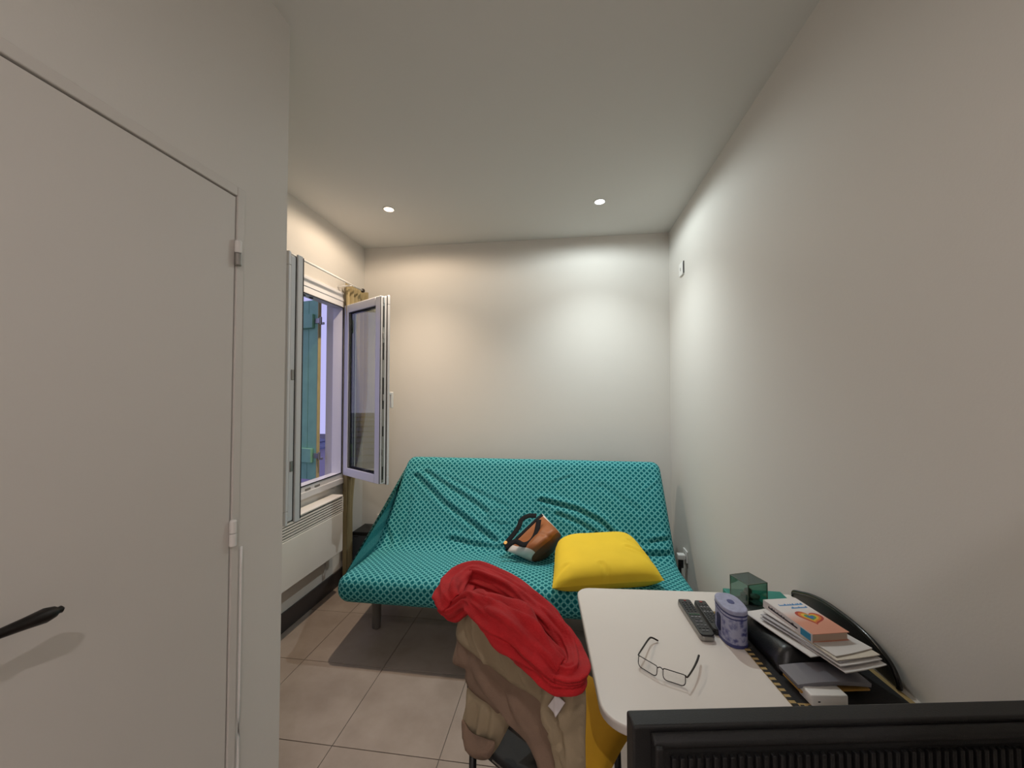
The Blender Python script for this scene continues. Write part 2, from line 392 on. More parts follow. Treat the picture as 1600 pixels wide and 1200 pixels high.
# ------------------------------------------------------------------ curtain rod and curtain
rod = tag(empty('curtain_rod', (-1.612, 2.2, 2.30)), 'thin white curtain rod with dark round end above the window', 'curtain rod')
MB().tube([(0, -.55, 0), (0, .70, 0)], .007, 12).build('rod', WHITE, rod, smooth=True)
MB().lathe([(.007, 0), (.014, .004), (.017, .013), (.014, .022), (.006, .027)], 16, Matrix.Translation((0, .70, 0)) @ Matrix.Rotation(-math.pi/2, 4, 'X')).build('finial', mat('dark bronze ball', '3a302b', .35, metal=.6), rod, smooth=True)
for y in (-.5, .53):
    MB().box(-.103, .006, y-.006, y+.006, -.015, -.007).build('bracket', WHITE, rod)
def sheer():
    m = bpy.data.materials.new('sheer beige curtain'); m.use_nodes = True; nt = m.node_tree; b = nt.nodes['Principled BSDF']
    b.inputs['Base Color'].default_value = lin('c4b48c'); b.inputs['Roughness'].default_value = .85
    out = nt.nodes['Material Output']
    tr = nt.nodes.new('ShaderNodeBsdfTranslucent'); tr.inputs[0].default_value = lin('c9b98e')
    mx = nt.nodes.new('ShaderNodeMixShader'); mx.inputs[0].default_value = .35
    nt.links.new(b.outputs[0], mx.inputs[1]); nt.links.new(tr.outputs[0], mx.inputs[2]); 
    tp = nt.nodes.new('ShaderNodeBsdfTransparent'); mx2 = nt.nodes.new('ShaderNodeMixShader'); mx2.inputs[0].default_value = .12
    nt.links.new(mx.outputs[0], mx2.inputs[1]); nt.links.new(tp.outputs[0], mx2.inputs[2]); nt.links.new(mx2.outputs[0], out.inputs[0])
    return m
SHEER = sheer()
def curt(u, v):
    z = 2.325 - v*2.29
    y0, y1 = 2.76 + .03*v, 3.075 - .215*sstep(.35, .8, v)
    w = 1 + .15*math.sin(v*4)
    y = y0 + (y1-y0)*u + .012*math.sin(u*44+1)*v
    x = -1.672 + .022*math.sin(u*34 + .6*math.sin(v*5))*w + .007*math.sin(u*61+v*2)
    return (x, y, z)
cu_o = MB().grid(curt, 90, 60).build('curtain', SHEER, smooth=True, solid=.0012, fix=False)
tag(cu_o, 'sheer beige curtain gathered in the corner behind the open casement', 'curtain')

# ------------------------------------------------------------------ convector radiator
rad = tag(empty('wall_radiator', (XL, 2.2, .27)), 'white electric convector radiator with top grille under the window', 'radiator')
RY0, RY1, RZ0, RZ1, RXF = 1.75, 2.655, .314, .722, -1.605
body = MB(); body.box(XL+.02, RXF, RY0, RY1, RZ0, .60); body.box(XL+.02, RXF-.03, RY0+.004, RY1-.004, .60, RZ1-.015)
child(body, 'body', WHITEM, rad, bevel=.005)
GRD = mat('grille shadow gap', '3a3530', .7)
child(MB().box(RXF-.03, RXF-.022, RY0+.012, RY1-.012, .60, RZ1-.018), 'grille_back', GRD, rad)
child(MB().box(XL+.02, RXF, RY0, RY1, RZ1-.016, RZ1), 'top_cap', WHITEM, rad, bevel=.006)
for y0, y1 in ((RY0, RY0+.012), (RY1-.012, RY1)):
    child(MB().box(RXF-.03, RXF, y0, y1, .60, RZ1-.016), 'end_piece', WHITEM, rad)
sl0 = None
for k in range(6):
    z = .608+k*.0168
    if sl0 is None:
        sl0 = child(MB().hexa([(RXF-.022, RY0+.012, z), (RXF-.022, RY1-.012, z), (RXF-.001, RY1-.012, z-.004), (RXF-.001, RY0+.012, z-.004),
                    (RXF-.022, RY0+.012, z+.004), (RXF-.022, RY1-.012, z+.004), (RXF-.001, RY1-.012, z+.0035), (RXF-.001, RY0+.012, z+.0035)]), 'grille_slat', WHITEM, rad)
    else:
        o = sl0.copy(); COL.objects.link(o); o.location = (0, 0, .0168*k)
child(MB().box(XL, XL+.021, RY0+.1, RY1-.1, RZ0+.05, RZ1-.1), 'wall_bracket', STEEL, rad)
child(MB().tube([(XL+.02, 2.585, RZ0+.01), (XL+.02, 2.585, .20), (XL+.008, 2.585, .13)], .006, 10), 'power_lead', WHITE, rad, smooth=True)

# ------------------------------------------------------------------ sockets and small wall boxes
def outlet(name, M, label, cat, slot=True):
    e = empty(name, M.translation); tag(e, label, cat)
    R = Matrix.Translation(-M.translation) @ M
    MB().prism(rrect(-.041, .041, -.041, .041, .007), 0, .009, R).build('plate', WHITE, e, bevel=.002)
    if slot:
        MB().lathe([(.021, .0085), (.021, .0095), (.0205, .0098)], 24, R).build('well', mat('socket well', 'bdb8b0', .5), e)
        for x in (-.0095, .0095):
            MB().lathe([(.003, .0098), (.003, .0102)], 10, R @ Matrix.Translation((x, 0, 0))).build('pin_hole', RUBBER, e)
    return e, R
MBK = Matrix(((1, 0, 0, 0), (0, 0, -1, 0), (0, 1, 0, 0), (0, 0, 0, 1)))   # plate facing -Y
MRT = Matrix(((0, 0, -1, 0), (1, 0, 0, 0), (0, 1, 0, 0), (0, 0, 0, 1)))   # plate facing -X
p = atY(597, 811, YB); outlet('wall_socket', Matrix.Translation(p) @ MBK, 'white wall socket on the back wall left of the sofa', 'socket')
p = atX(1072, 868, XR); so_e, so_R = outlet('wall_socket', Matrix.Translation(p) @ MRT, 'white wall socket on the right wall beside the sofa', 'socket')
pl = tag(empty('power_plug', (XR-.03, p.y-.01, p.z-.0)), 'white and black plugs with black cables at the right wall', 'plug')
MB().box(-.03, .018, -.022, .022, -.02, .014).build('plug_body', WHITE, pl, bevel=.005)
for dy, dx in ((-.008, -.02), (.012, -.004)):
    MB().tube(catmull([(dx, dy, -.02), (dx-.003, dy-.005, -.08), (dx-.012, dy-.02, -.2), (dx-.006, dy-.03, -.34)], 6), .006, 8).build('cable', BLACKM, pl, smooth=True)
MB().box(-.012, .012, .004, .02, -.085, -.03).build('cable_plug', BLACK, pl, bevel=.003)
p = atX(1066, 421, XR)
th = tag(empty('wall_box', p), 'small white junction box high on the right wall near the corner', 'wall box')
RR = Matrix(MRT)
MB().prism(rrect(-.04, .04, -.045, .045, .008), 0, .012, RR).build('cover', WHITE, th, bevel=.003)
MB().box(-.045, -.040, -.036, .047, 0, .006, RR).build('gap', RUBBER, th)
MB().prism(rrect(-.004, .004, -.012, .012, .0035), .011, .0128, RR).build('slot', RUBBER, th)

# ------------------------------------------------------------------ visible downlights
for x, y, col, lab in ((-1.183, 2.47, 'ffe2c0', 'warm recessed ceiling downlight above the window end of the sofa'), (0.243, 2.555, 'f2ffff', 'cool white recessed ceiling downlight towards the right wall'),
                       (0.15, -.62, 'ffeedd', 'recessed downlight in the ceiling behind the camera, nearest one'), (-.45, -1.9, 'ffeedd', 'recessed downlight in the ceiling far behind the camera, left one'), (.45, -1.9, 'ffeedd', 'recessed downlight in the ceiling far behind the camera, right one')):
    d = tag(empty('recessed_downlight', (x, y, CZ)), lab, 'downlight')
    MB().add(*(lambda s: (s.v, s.f))(MB().lathe([(.040, 0), (.040, -.002), (.036, -.005), (.031, -.004), (.031, 0)], 32))).build('ring', WHITE, d, smooth=True)
    MB().lathe([(.031, -.001), (.030, -.0035), (.0, -.0045)], 32).build('lens', mat('lamp lens '+col, col, .4, emit=col, estr=14.0), d)

# ------------------------------------------------------------------ sofa
def sofa_cover_mat():
    m = bpy.data.materials.new('teal lattice print cotton'); m.use_nodes = True; nt = m.node_tree; b = nt.nodes['Principled BSDF']
    b.inputs['Roughness'].default_value = .85; b.inputs['Specular IOR Level'].default_value = .2
    L = nt.links
    uv = nt.nodes.new('ShaderNodeUVMap'); uv.uv_map = 'UVMap'
    sp = nt.nodes.new('ShaderNodeSeparateXYZ'); L.new(uv.outputs[0], sp.inputs[0])
    def M(op, a, b_=None, c=None):
        n = nt.nodes.new('ShaderNodeMath'); n.operation = op
        for i, x in enumerate((a, b_, c)):
            if x is None: continue
            if isinstance(x, (int, float)): n.inputs[i].default_value = x
            else: L.new(x, n.inputs[i])
        return n.outputs[0]
    P = 0.0385
    U = M('MULTIPLY', sp.outputs[0], 1/P); V = M('MULTIPLY', sp.outputs[1], 1/P)
    a = M('ADD', U, V); c = M('SUBTRACT', U, V)
    fa = M('ABSOLUTE', M('SUBTRACT', M('FRACT', a), .5)); fc = M('ABSOLUTE', M('SUBTRACT', M('FRACT', c), .5))
    mx = M('MAXIMUM', fa, fc)                       # square distance in the rotated cell
    rr = M('SQRT', M('ADD', M('MULTIPLY', fa, fa), M('MULTIPLY', fc, fc)))
    dd = M('ADD', M('MULTIPLY', mx, .62), M('MULTIPLY', rr, .38))
    cr_ = nt.nodes.new('ShaderNodeValToRGB'); L.new(dd, cr_.inputs[0]); r = cr_.color_ramp
    r.elements[0].position = 0.0; r.elements[0].color = lin('085860'); r.elements[1].position = .245; r.elements[1].color = lin('085a63')
    for pos, col in ((.27, '12747b'), (.40, '14767e'), (.425, '86cac9'), (.472, '86cac9'), (.49, '1c8087'), (.56, '3b9fa1')):
        e = r.elements.new(pos); e.color = lin(col)
    L.new(cr_.outputs[0], b.inputs['Base Color'])
    n2 = nt.nodes.new('ShaderNodeTexNoise'); n2.inputs['Scale'].default_value = 900; L.new(uv.outputs[0], n2.inputs['Vector'])
    bp = nt.nodes.new('ShaderNodeBump'); bp.inputs['Strength'].default_value = .12; bp.inputs['Distance'].default_value = .001
    L.new(n2.outputs['Fac'], bp.inputs['Height']); L.new(bp.outputs[0], b.inputs['Normal'])
    return m
TEAL = sofa_cover_mat()
def round_loop(pts, rad, n=10):
    out = []; N = len(pts)
    for i in range(N):
        p = Vector(pts[i]); a = (Vector(pts[i-1])-p); b = (Vector(pts[(i+1) % N])-p); r = rad[i]
        la, lb = a.length, b.length; a.normalize(); b.normalize()
        q = min(r, la*.48, lb*.48); s, e = p+a*q, p+b*q
        for k in range(n+1):
            t = k/n; out.append(s*(1-t)**2 + p*2*t*(1-t) + e*t*t)
    return out
def resample(pts, step):
    out = []; N = len(pts); acc = []
    tot = sum((pts[(i+1) % N]-pts[i]).length for i in range(N)); cnt = int(tot/step); st = tot/cnt
    i = 0; rem = 0.0; cur = pts[0].copy(); out.append(cur.copy()); d = 0.0; target = st
    seg = 0; segpos = 0.0; walked = 0.0
    cum = [0.0]
    for k in range(N): cum.append(cum[-1]+(pts[(k+1) % N]-pts[k]).length)
    out = []; k = 0
    for j in range(cnt):
        t = j*st
        while cum[k+1] < t: k += 1
        f = (t-cum[k])/max(1e-9, cum[k+1]-cum[k]); out.append(pts[k].lerp(pts[(k+1) % N], f))
    return out, st
# section of the opened-up sofa in (y, z), starting under the front edge
SEC = [(2.085, .262), (2.015, .335), (2.045, .432), (2.53, .412), (2.835, .985), (2.955, .955), (2.70, .36), (2.66, .262)]
RAD = [.05, .07, .075, .09, .075, .07, .08, .03]
loop, st = resample(round_loop([Vector((a, b)) for a, b in SEC], RAD, 10), .0125)
NL = len(loop)
nrm = []
for i in range(NL):
    t = (loop[(i+1) % NL]-loop[i-1]).normalized(); nrm.append(Vector((-t.y, t.x)))   # outward for this winding checked below
cen = sum(loop, Vector((0, 0)))/NL
if (loop[20]-Vector((2.3, .3))).dot(nrm[20]) < 0 and True:
    pass
# orientation: the front point must have an outward (negative y) normal
ifr = min(range(NL), key=lambda i: loop[i].x)
if nrm[ifr].x > 0: nrm = [-q for q in nrm]
def xl(z, y): # left / right ends follow the cover's outline
    return (-1.275 if z < .5 else -1.275 + (z-.5)/.48*.086) - .03*math.exp(-((y-2.5)/.12)**2)*math.exp(-((z-.45)/.12)**2)
def xr(z, y): return .700 if z < .5 else .700 - (z-.5)/.48*.022
backp = Vector((0, 2.53, .412)); backn = Vector((0, -(.985-.412), 2.835-2.53)).normalized()
def bpx(x, y):
    q = atP(x, y, backp, backn); return Vector((q.x, math.hypot(q.y-2.53, q.z-.412)))
VALL = []  # (polyline in (X, t up the back), depth, sigma)
for pl_, dep, sg in (([(651, 744), (694, 786), (740, 820), (775, 846)], .016, .016), ([(667, 738), (702, 761), (740, 785), (760, 800)], .011, .015),
                     ([(690, 742), (730, 762), (790, 790)], .005, .014), ([(705, 842), (735, 850), (775, 858), (810, 868)], .014, .014),
                     ([(846, 782), (903, 797), (938, 815), (962, 838)], .017, .013), ([(872, 804), (905, 818), (936, 836)], .011, .012),
                     ([(864, 755), (892, 745)], .006, .010), ([(1017, 846), (1056, 841)], .012, .010), ([(1000, 868), (1056, 866)], .016, .014),
                     ([(770, 815), (795, 820)], .008, .007), ([(1010, 770), (1035, 750)], .005, .01), ([(940, 760), (1000, 800)], .004, .02),
                     ([(600, 812), (612, 850)], .010, .012), ([(640, 780), (625, 850)], .006, .02)):
    VALL.append(([bpx(*q) for q in pl_], dep, sg))
def dseg(p, a, b):
    ab = b-a; t = max(0, min(1, (p-a).dot(ab)/ab.length_squared)); q = a+ab*t
    s = 1 if ab.x*(p-a).y-ab.y*(p-a).x > 0 else -1
    return (p-q).length, s
def wrinkle(X, y, z, on_back, on_seat):
    d = 0.0
    if on_back:
        t = math.hypot(y-2.53, z-.412)
        p = Vector((X, t))
        for pts, dep, sg in VALL:
            best = 9; sgn = 1
            for a, b in zip(pts, pts[1:]):
                q, s = dseg(p, a, b)
                if q < best: best, sgn = q, s
            if best < sg*6:
                d -= dep*math.exp(-(best/sg)**2)
                if sgn > 0: d += dep*.9*math.exp(-((best-sg*2.0)/(sg*1.3))**2)
                else: d += dep*.35*math.exp(-((best-sg*2.2)/(sg*1.3))**2)
        d += .006*math.sin(math.pi*min(1, t/.62))*math.sin((X+.3)*1.6)
        # cover slack bridging the crease
        d += .010*math.exp(-(t/.09)**2)*(noise.noise(Vector((X*4, 3.3, 0)))+.2)
    if on_seat:
        d += .006*noise.noise(Vector((X*2.4, y*3, 1.7))) + .0025*noise.noise(Vector((X*9, y*7, 5.1)))
        d += .012*math.exp(-((y-2.25)/.18)**2)*math.exp(-((X+.3)/.7)**2)
    d += .0015*noise.noise(Vector((X*14, y*14, z*14)))
    return d
R = .055; NX = 130
stations = [(0, R*(1-math.cos(a)), R*(1-math.sin(a))) for a in []]
ST = []
for k in range(6):
    a = math.pi/2*k/6; ST.append(('L', R*(1-math.sin(a)), R*(1-math.cos(a))))    # inset, distance from the end
for k in range(NX+1): ST.append(('M', 0, k/NX))
for k in range(5, -1, -1):
    a = math.pi/2*k/6; ST.append(('R', R*(1-math.sin(a)), R*(1-math.cos(a))))
cov = MB(); uvs = []
for kind, ins, q in ST:
    for i in range(NL):
        y, z = loop[i]; a, b = xl(z, y), xr(z, y)
        X = a+q if kind == 'L' else (b-q if kind == 'R' else a+R+(b-a-2*R)*q)
        back = 2.50 < y < 2.90 and z > .40 and nrm[i].x < -.2
        seat = 2.02 < y < 2.53 and z > .38 and nrm[i].y > .4
        w = wrinkle(X, y, z, back, seat)
        edge = min(X-a, b-X); w *= sstep(0, .06, edge)
        # crisp seam pinch at the front corners
        off = -ins + w
        cov.v.append(Vector((X, y+nrm[i].x*off, z+nrm[i].y*off)))
        uvs.append((X + (0 if kind == 'M' else (-1 if kind == 'L' else 1)*ins*.6), i*st))
NS = len(ST)
for k in range(NS-1):
    for i in range(NL):
        j = (i+1) % NL; cov.f.append((k*NL+i, k*NL+j, (k+1)*NL+j, (k+1)*NL+i))
# end caps: zip the profile loop closed front-to-rear
cov.f.append(tuple(range(NL-1, -1, -1))); cov.f.append(tuple((NS-1)*NL+i for i in range(NL)))
cov.uv = uvs
sofa = tag(empty('sofa_bed', (-.28, 2.45, 0)), 'click-clack sofa bed under a teal lattice-print cover', 'sofa')
offF = Matrix.Translation((.28, -2.45, 0))
cov.build('cover', TEAL, sofa, M=offF, smooth=True)
fr = MB(); fr.box(-1.12, .56, 2.22, 2.26, .20, .262); fr.box(-1.12, .56, 2.60, 2.64, .20, .262); fr.box(-1.12, -1.08, 2.26, 2.60, .20, .262); fr.box(.52, .56, 2.26, 2.60, .20, .262)
fr.build('base_frame', BLACKM, sofa, M=offF, bevel=.004)
for x, y in ((-1.165, 2.31), (.60, 2.31), (-1.165, 2.64), (.60, 2.64)):
    lg = MB().lathe([(.022, 0), (.026, .004), (.030, .22), (.03, .25)], 18, Matrix.Translation((x, y, 0)))
    lg.build('leg', mat('grey painted metal', '77736f', .4, metal=.3), sofa, M=offF, smooth=True)

# ------------------------------------------------------------------ cushions
def pillow(corners, th, n=44, pinch=.10, exp=.45, wr=None, mid=None, rfar=0.0):
    c = [Vector(p) for p in corners]; mb = MB(); nn = ((c[1]-c[0]).cross(c[3]-c[0])).normalized()
    if nn.z < 0: nn = -nn
    def mp(u, v):
        a, b = u*2-1, v*2-1
        if rfar and b > 0: a, b = a*(1-rfar*b**5), b*(1-rfar*.7*abs(a)**5)
        # edges bow inwards slightly between the corners
        uu = .5+.5*a*(1-pinch*(1-b*b)); vv = .5+.5*b*(1-pinch*(1-a*a))
        return c[0]*(1-uu)*(1-vv)+c[1]*uu*(1-vv)+c[2]*uu*vv+c[3]*(1-uu)*vv
    for side in (1, -1):
        def fn(u, v):
            a, b = u*2-1, v*2-1
            h = (max(0, 1-a**4)**exp)*(max(0, 1-b**4)**exp)*th/2
            p = mp(u, v)
            w = 0
            if wr and side == 1: w = wr(u, v)
            return p + nn*side*(h+w*min(1, h/(th*.2))) + nn*(mid(u, v) if mid else 0)
        mb.grid(fn, n, n)
    return mb
YEL = mat('yellow cotton cushion cloth', 'e6c22c', .85, var=.05, vscale=6, bump=.12, bscale=500)
def crease(u, v, a, b, dep, sg):
    q, s = dseg(Vector((u, v)), Vector(a), Vector(b)); return -dep*math.exp(-(q/sg)**2) + dep*.7*math.exp(-((q-2*sg)/sg)**2)
def ywr(u, v):
    return crease(u, v, (.50, .03), (.44, .16), .008, .016) + crease(u, v, (.02, .10), (.12, .2), .006, .02) + crease(u, v, (.93, .35), (.78, .45), .008, .02) + crease(u, v, (.97, .5), (.85, .62), .006, .02) + .004*noise.noise(Vector((u*5, v*5, 2)))
cl = pillow([(-.060, 2.000, .468), (.530, 2.15, .472), (.410, 2.495, .578), (-.055, 2.440, .545)], .170, wr=ywr, pinch=.02, exp=.5, rfar=.13)
tag(cl.build('cushion', YEL, smooth=True), 'bright yellow square cushion lying on the teal sofa', 'cushion')

# ------------------------------------------------------------------ handbag
TAN = mat('tan leather', '98592d', .5, var=.12, vscale=9, bump=.08, bscale=200, spec=.5)
DKB = mat('dark brown leather base', '6a4227', .5, var=.1)
CREAM = mat('cream leather', 'ddd3cb', .5)
NAVY = mat('black leather strap', '0a0b10', .7, spec=.2)
bagroot = tag(empty('handbag', (-.17, 2.42, .42)), 'tan leather handbag with black straps slumped on the sofa', 'handbag')
ob = Matrix.Translation((.17, -2.42, -.42))
bA, bB, bC, bD = atP(789, 860, (0, 2.44, .47), (0, -1, .25)), atY(848, 803, 2.60), atY(877, 836, 2.47), atY(833, 876, 2.375)
bn = ((bB-bA).cross(bD-bA)).normalized()
if bn.y > 0: bn = -bn
# u runs along the mouth (low-left end to top end), v from the mouth to the base; thickness grows towards the base
def bag_surf(u, v, side):
    a, b = u*2-1, v
    p = bA*(1-u)*(1-v)+bB*u*(1-v)+bC*u*v+bD*(1-u)*v
    th = (.03+.135*sstep(0, .9, v))*(max(0, 1-abs(a)**3.2)**.5)
    end = 1.0 if v < .86 else math.sqrt(max(0, 1-((v-.86)/.14)**2))
    bul = (bC+bD-bA-bB).normalized()*.02*math.sin(math.pi*u)*v
    crs = -.006*math.exp(-((u-.45-.2*v)/.05)**2)*sstep(.2, .7, v) + .004*noise.noise(Vector((u*4, v*4, side)))
    fold = .012*math.exp(-((v-.62+.12*a)/.10)**2) if side > 0 else 0
    return p + bn*(side*th*.62*end + (fold+crs)*(1-a*a)) + bul
for nm, m, v0, v1, u0, u1 in (('body', TAN, 0, .955, .14, .965), ('base', DKB, .955, 1, .0, 1), ('end_panel', CREAM, 0, .955, 0, .14), ('end_panel', CREAM, 0, .955, .965, 1)):
    mb = MB()
    for side in (1, -1):
        mb.grid(lambda u, v: bag_surf(u0+(u1-u0)*u, v0+(v1-v0)*v, side), 30, 24)
    mb.build(nm, m, bagroot, M=ob, smooth=True)
bd = MB()
for side in (1, -1):
    bd.grid(lambda u, v: bag_surf(u*.98, v*.085, side) + bn*(.002*side), 30, 5)
bd.build('mouth_band', NAVY, bagroot, M=ob, smooth=True, solid=.003)
def bagpx(x, y, off): return atP(x, y, bA + bn*off, bn)
for pts, off in (([(838, 806), (826, 806), (815, 812), (811, 822), (803, 834), (793, 846), (788, 852)], .018), ([(842, 812), (838, 832), (830, 846), (818, 851), (806, 846), (797, 850), (790, 856)], .075)):
    path = catmull([bagpx(x, y, off) for x, y in pts], 6)
    MB().tube(path, .0165, 10, flat=.22, up=bn).build('strap', NAVY, bagroot, M=ob, smooth=True); strap_ = bpy.context.scene.collection.objects[-1]
rg = bagpx(790, 848, .03)
MB().lathe([(.012, -.003), (.012, .003)], 16, Matrix.Translation(rg) @ bn.to_track_quat('Z', 'Y').to_matrix().to_4x4()).build('strap_button', mat('brass', 'b08d57', .35, metal=.8), strap_, M=ob, bevel=.001)

# ------------------------------------------------------------------ table
TZ = .74
TA = math.radians(3.8)
tab = tag(empty('wall_table', (.10, 1.475, 0), TA), 'white drop-leaf table top with rounded corners against the right wall', 'table')
TAB = mat('white laminate table top', 'd9d2cb', .32, var=.02, vscale=3, spec=.45)
tlen = .72
top = MB().prism(rrect(-.055, tlen-.012, -.605, 0.0, [.01, .05, .075, .01], 8), TZ-.022, TZ)
top.build('table_top', TAB, tab, bevel=.005, seg=3)
MB().box(.02, tlen-.03, -.56, -.05, TZ-.06, TZ-.022).build('apron', WHITEM, tab)
for y in (-.52, -.09):
    MB().hexa([(.25, y-.01, TZ-.075), (.25, y+.01, TZ-.075), (tlen-.05, y+.01, .32), (tlen-.05, y-.01, .32), (.25, y-.01, TZ-.06), (.25, y+.01, TZ-.06), (tlen-.05, y+.01, TZ-.06), (tlen-.05, y-.01, TZ-.06)]).build('bracket', WHITEM, tab)
MB().box(tlen-.055, tlen-.028, -.56, -.05, .30, TZ-.06).build('wall_rail', WHITEM, tab)
def onT(x, y, z=TZ): return atZ(x, y, z)

# remotes
def remote(name, p0, p1, w, th, label, bodym, btn_rows, seed, silver=False):
    a, b = Vector(p0), Vector(p1); ln = (b-a).length; ang = math.atan2(b.y-a.y, b.x-a.x)-math.pi/2
    e = tag(empty(name, (a.x, a.y, TZ+.0005), ang), label, 'remote')
    sec = rrect(-w/2, w/2, 0, ln, [w*.18, w*.18, w*.3, w*.3], 5)
    MB().prism(sec, 0, th*.75).build('lower_shell', STEEL if silver else bodym, e, bevel=.003)
    us = MB().prism([(x*.96, y*.985+ln*.0075) for x, y in sec], th*.75, th).build('upper_shell', bodym, e, bevel=.002)
    rnd = random.Random(seed); proto = {}
    for (y0, cols, bw, bh, m) in btn_rows:
        for k in range(cols):
            x = (k-(cols-1)/2)*(w*.78/max(3, cols))
            key = (bw, bh, m.name)
            if key in proto:
                o = proto[key].copy(); COL.objects.link(o); o.location = (x, ln*y0, 0)
            else:
                o = MB().prism(rrect(-bw/2, bw/2, -bh/2, bh/2, min(bw, bh)*.3, 3), th, th+.0015).build('button', m, us, bevel=.0004, seg=1, loc=(x, ln*y0, 0)); proto[key] = o
    return e
RB = mat('remote black', '1d1d1f', .35); BK = mat('dark button', '2e2f31', .5); BG = mat('grey button', '77777a', .5); BR = mat('red button', '8c2f2c', .5); BGR = mat('green button', '3d6b4a', .5); BY = mat('yellow button', '9c8a3a', .5)
rows1 = [(.94, 1, .007, .006, BR)] + [(.88-.05*k, 3, .007, .0055, BK) for k in range(6)] + [(.53, 4, .006, .004, BGR), (.46, 3, .008, .006, BG), (.40, 1, .012, .012, BK), (.34, 2, .010, .005, BG), (.24, 3, .007, .004, BG), (.17, 3, .007, .004, BK), (.11, 2, .008, .004, BG)]
r1a = (onT(1108, 996, .757)+onT(1108, 996, .757))/2; r1b = onT(1068, 937, .757)
remote('remote_control', (r1a.x, r1a.y+.004, 0), (r1b.x, r1b.y, 0), .042, .02, 'long black remote control with silver edge nearest the glasses', RB, rows1, 3, silver=True)
rows2 = [(.93, 1, .010, .008, BR)] + [(.85-.055*k, 3, .007, .006, BG if k in (2, 5) else BK) for k in range(12)]
r2a = onT(1133, 985, .757); r2b = onT(1090, 938, .757)
remote('remote_control', (r2a.x-.013, r2a.y-.002, 0), (r2b.x+.006, r2b.y, 0), .038, .018, 'second black remote control with red button beside the blue tin', RB, rows2, 5)

# glasses
FRM = mat('dark brown spectacle frame', '2a211d', .35, metal=.4)
gl = tag(empty('eyeglasses', (.245, 1.05, TZ)), 'thin brown rectangular reading glasses lying open on the table', 'glasses')
og = Matrix.Translation((-.245, -1.05, -TZ))
gx = [(998, 1024), (1027, 1041), (1036, 1044), (1071, 1055)]
gp = [onT(x, y, .768) for x, y in gx]
LENS = glass_mat('spectacle lens', (.97, .97, .97), .02)
def lens_loop(a, b, dz=.026):
    ax = (b-a); w = ax.length; ax.normalize(); back = Vector((ax.y, -ax.x, 0)); dn = (Vector((0, 0, -1))*.95 + back*.12).normalized()
    pts = []
    for (x, y) in rrect(0, w, -dz, 0, [.004, .004, .010, .010], 5): pts.append(a+ax*x-dn*y)
    return pts
for a, b in ((gp[0], gp[1]), (gp[2], gp[3])):
    lp = lens_loop(a, b)
    rim_ = MB().tube(lp, .0011, 6, closed=True).build('rim', FRM, gl, M=og, smooth=True)
    MB().add(lp, [tuple(range(len(lp)))]).build('lens', LENS, rim_, M=og, solid=.0012)
MB().tube(catmull([gp[1]+Vector((0, 0, -.004)), (gp[1]+gp[2])/2+Vector((0, 0, .0)), gp[2]+Vector((0, 0, -.004))], 4), .0012, 6).build('bridge', FRM, gl, M=og, smooth=True)
for q, s in ((gp[1]+Vector((.002, .004, -.012)), 1), (gp[2]+Vector((-.001, .004, -.012)), -1)):
    MB().lathe([(.0001, -.004), (.003, -.002), (.003, .002), (.0001, .004)], 10, Matrix.Translation(q)).build('nose_pad', LENS, gl, M=og, smooth=True)
t1 = catmull([gp[0], onT(998, 1022, .766), onT(1005, 1011, .764), onT(1014, 998, .757), onT(1019, 996.5, .753), onT(1028, 1001, .744)], 6)
n1 = len(t1); MB().tube(t1, [.0016+.0012*min(1, k/n1*1.4) for k in range(n1)], 8, flat=.8).build('temple', FRM, gl, M=og, smooth=True)
t2 = catmull([gp[3], onT(1074, 1058, .766), onT(1083, 1045, .765), onT(1089, 1033, .762), onT(1092, 1024, .757)], 6)
n2 = len(t2); MB().tube(t2, [.0016+.0012*min(1, k/n2*1.4) for k in range(n2)], 8, flat=.8).build('temple', FRM, gl, M=og, smooth=True)

# blue and white tin
def tin_mat():
    m = bpy.data.materials.new('blue floral printed tin'); m.use_nodes = True; nt = m.node_tree; b = nt.nodes['Principled BSDF']
    b.inputs['Roughness'].default_value = .35; tc = nt.nodes.new('ShaderNodeTexCoord')
    v = nt.nodes.new('ShaderNodeTexVoronoi'); v.inputs['Scale'].default_value = 70; nt.links.new(tc.outputs['Object'], v.inputs['Vector'])
    n = nt.nodes.new('ShaderNodeTexNoise'); n.inputs['Scale'].default_value = 110; n.inputs['Detail'].default_value = 6; nt.links.new(tc.outputs['Object'], n.inputs['Vector'])
    ad = nt.nodes.new('ShaderNodeMath'); ad.operation = 'MULTIPLY_ADD'; ad.inputs[1].default_value = .55; nt.links.new(v.outputs['Distance'], ad.inputs[0]); nt.links.new(n.outputs['Fac'], ad.inputs[2])
    r = nt.nodes.new('ShaderNodeValToRGB'); nt.links.new(ad.outputs[0], r.inputs[0])
    e = r.color_ramp.elements; e[0].position = .5; e[0].color = lin('4a4f86'); e[1].position = .86; e[1].color = lin('a6a9c4')
    q = e.new(.64); q.color = lin('7e82aa')
    nt.links.new(r.outputs[0], b.inputs['Base Color']); return m
TINM = tin_mat(); TINB = mat('dark blue tin print', '3c4178', .35); TINL = mat('pale blue tin lid', '9a9db9', .35, var=.12, vscale=90)
tq = [onT(x, y, TZ) for x, y in ((1120, 988), (1140, 1012), (1163, 1011))]
tc_ = Vector((.490, 1.232, 0))
tin = tag(empty('tin_box', (tc_.x, tc_.y, TZ), math.radians(3)), 'oval blue and white floral tin standing on the table', 'tin')
def oval(ax, ay, n=36, p=2.6):
    return [((abs(math.cos(t))**(2/p))*ax*(1 if math.cos(t) >= 0 else -1), (abs(math.sin(t))**(2/p))*ay*(1 if math.sin(t) >= 0 else -1)) for t in [2*math.pi*k/n for k in range(n)]]
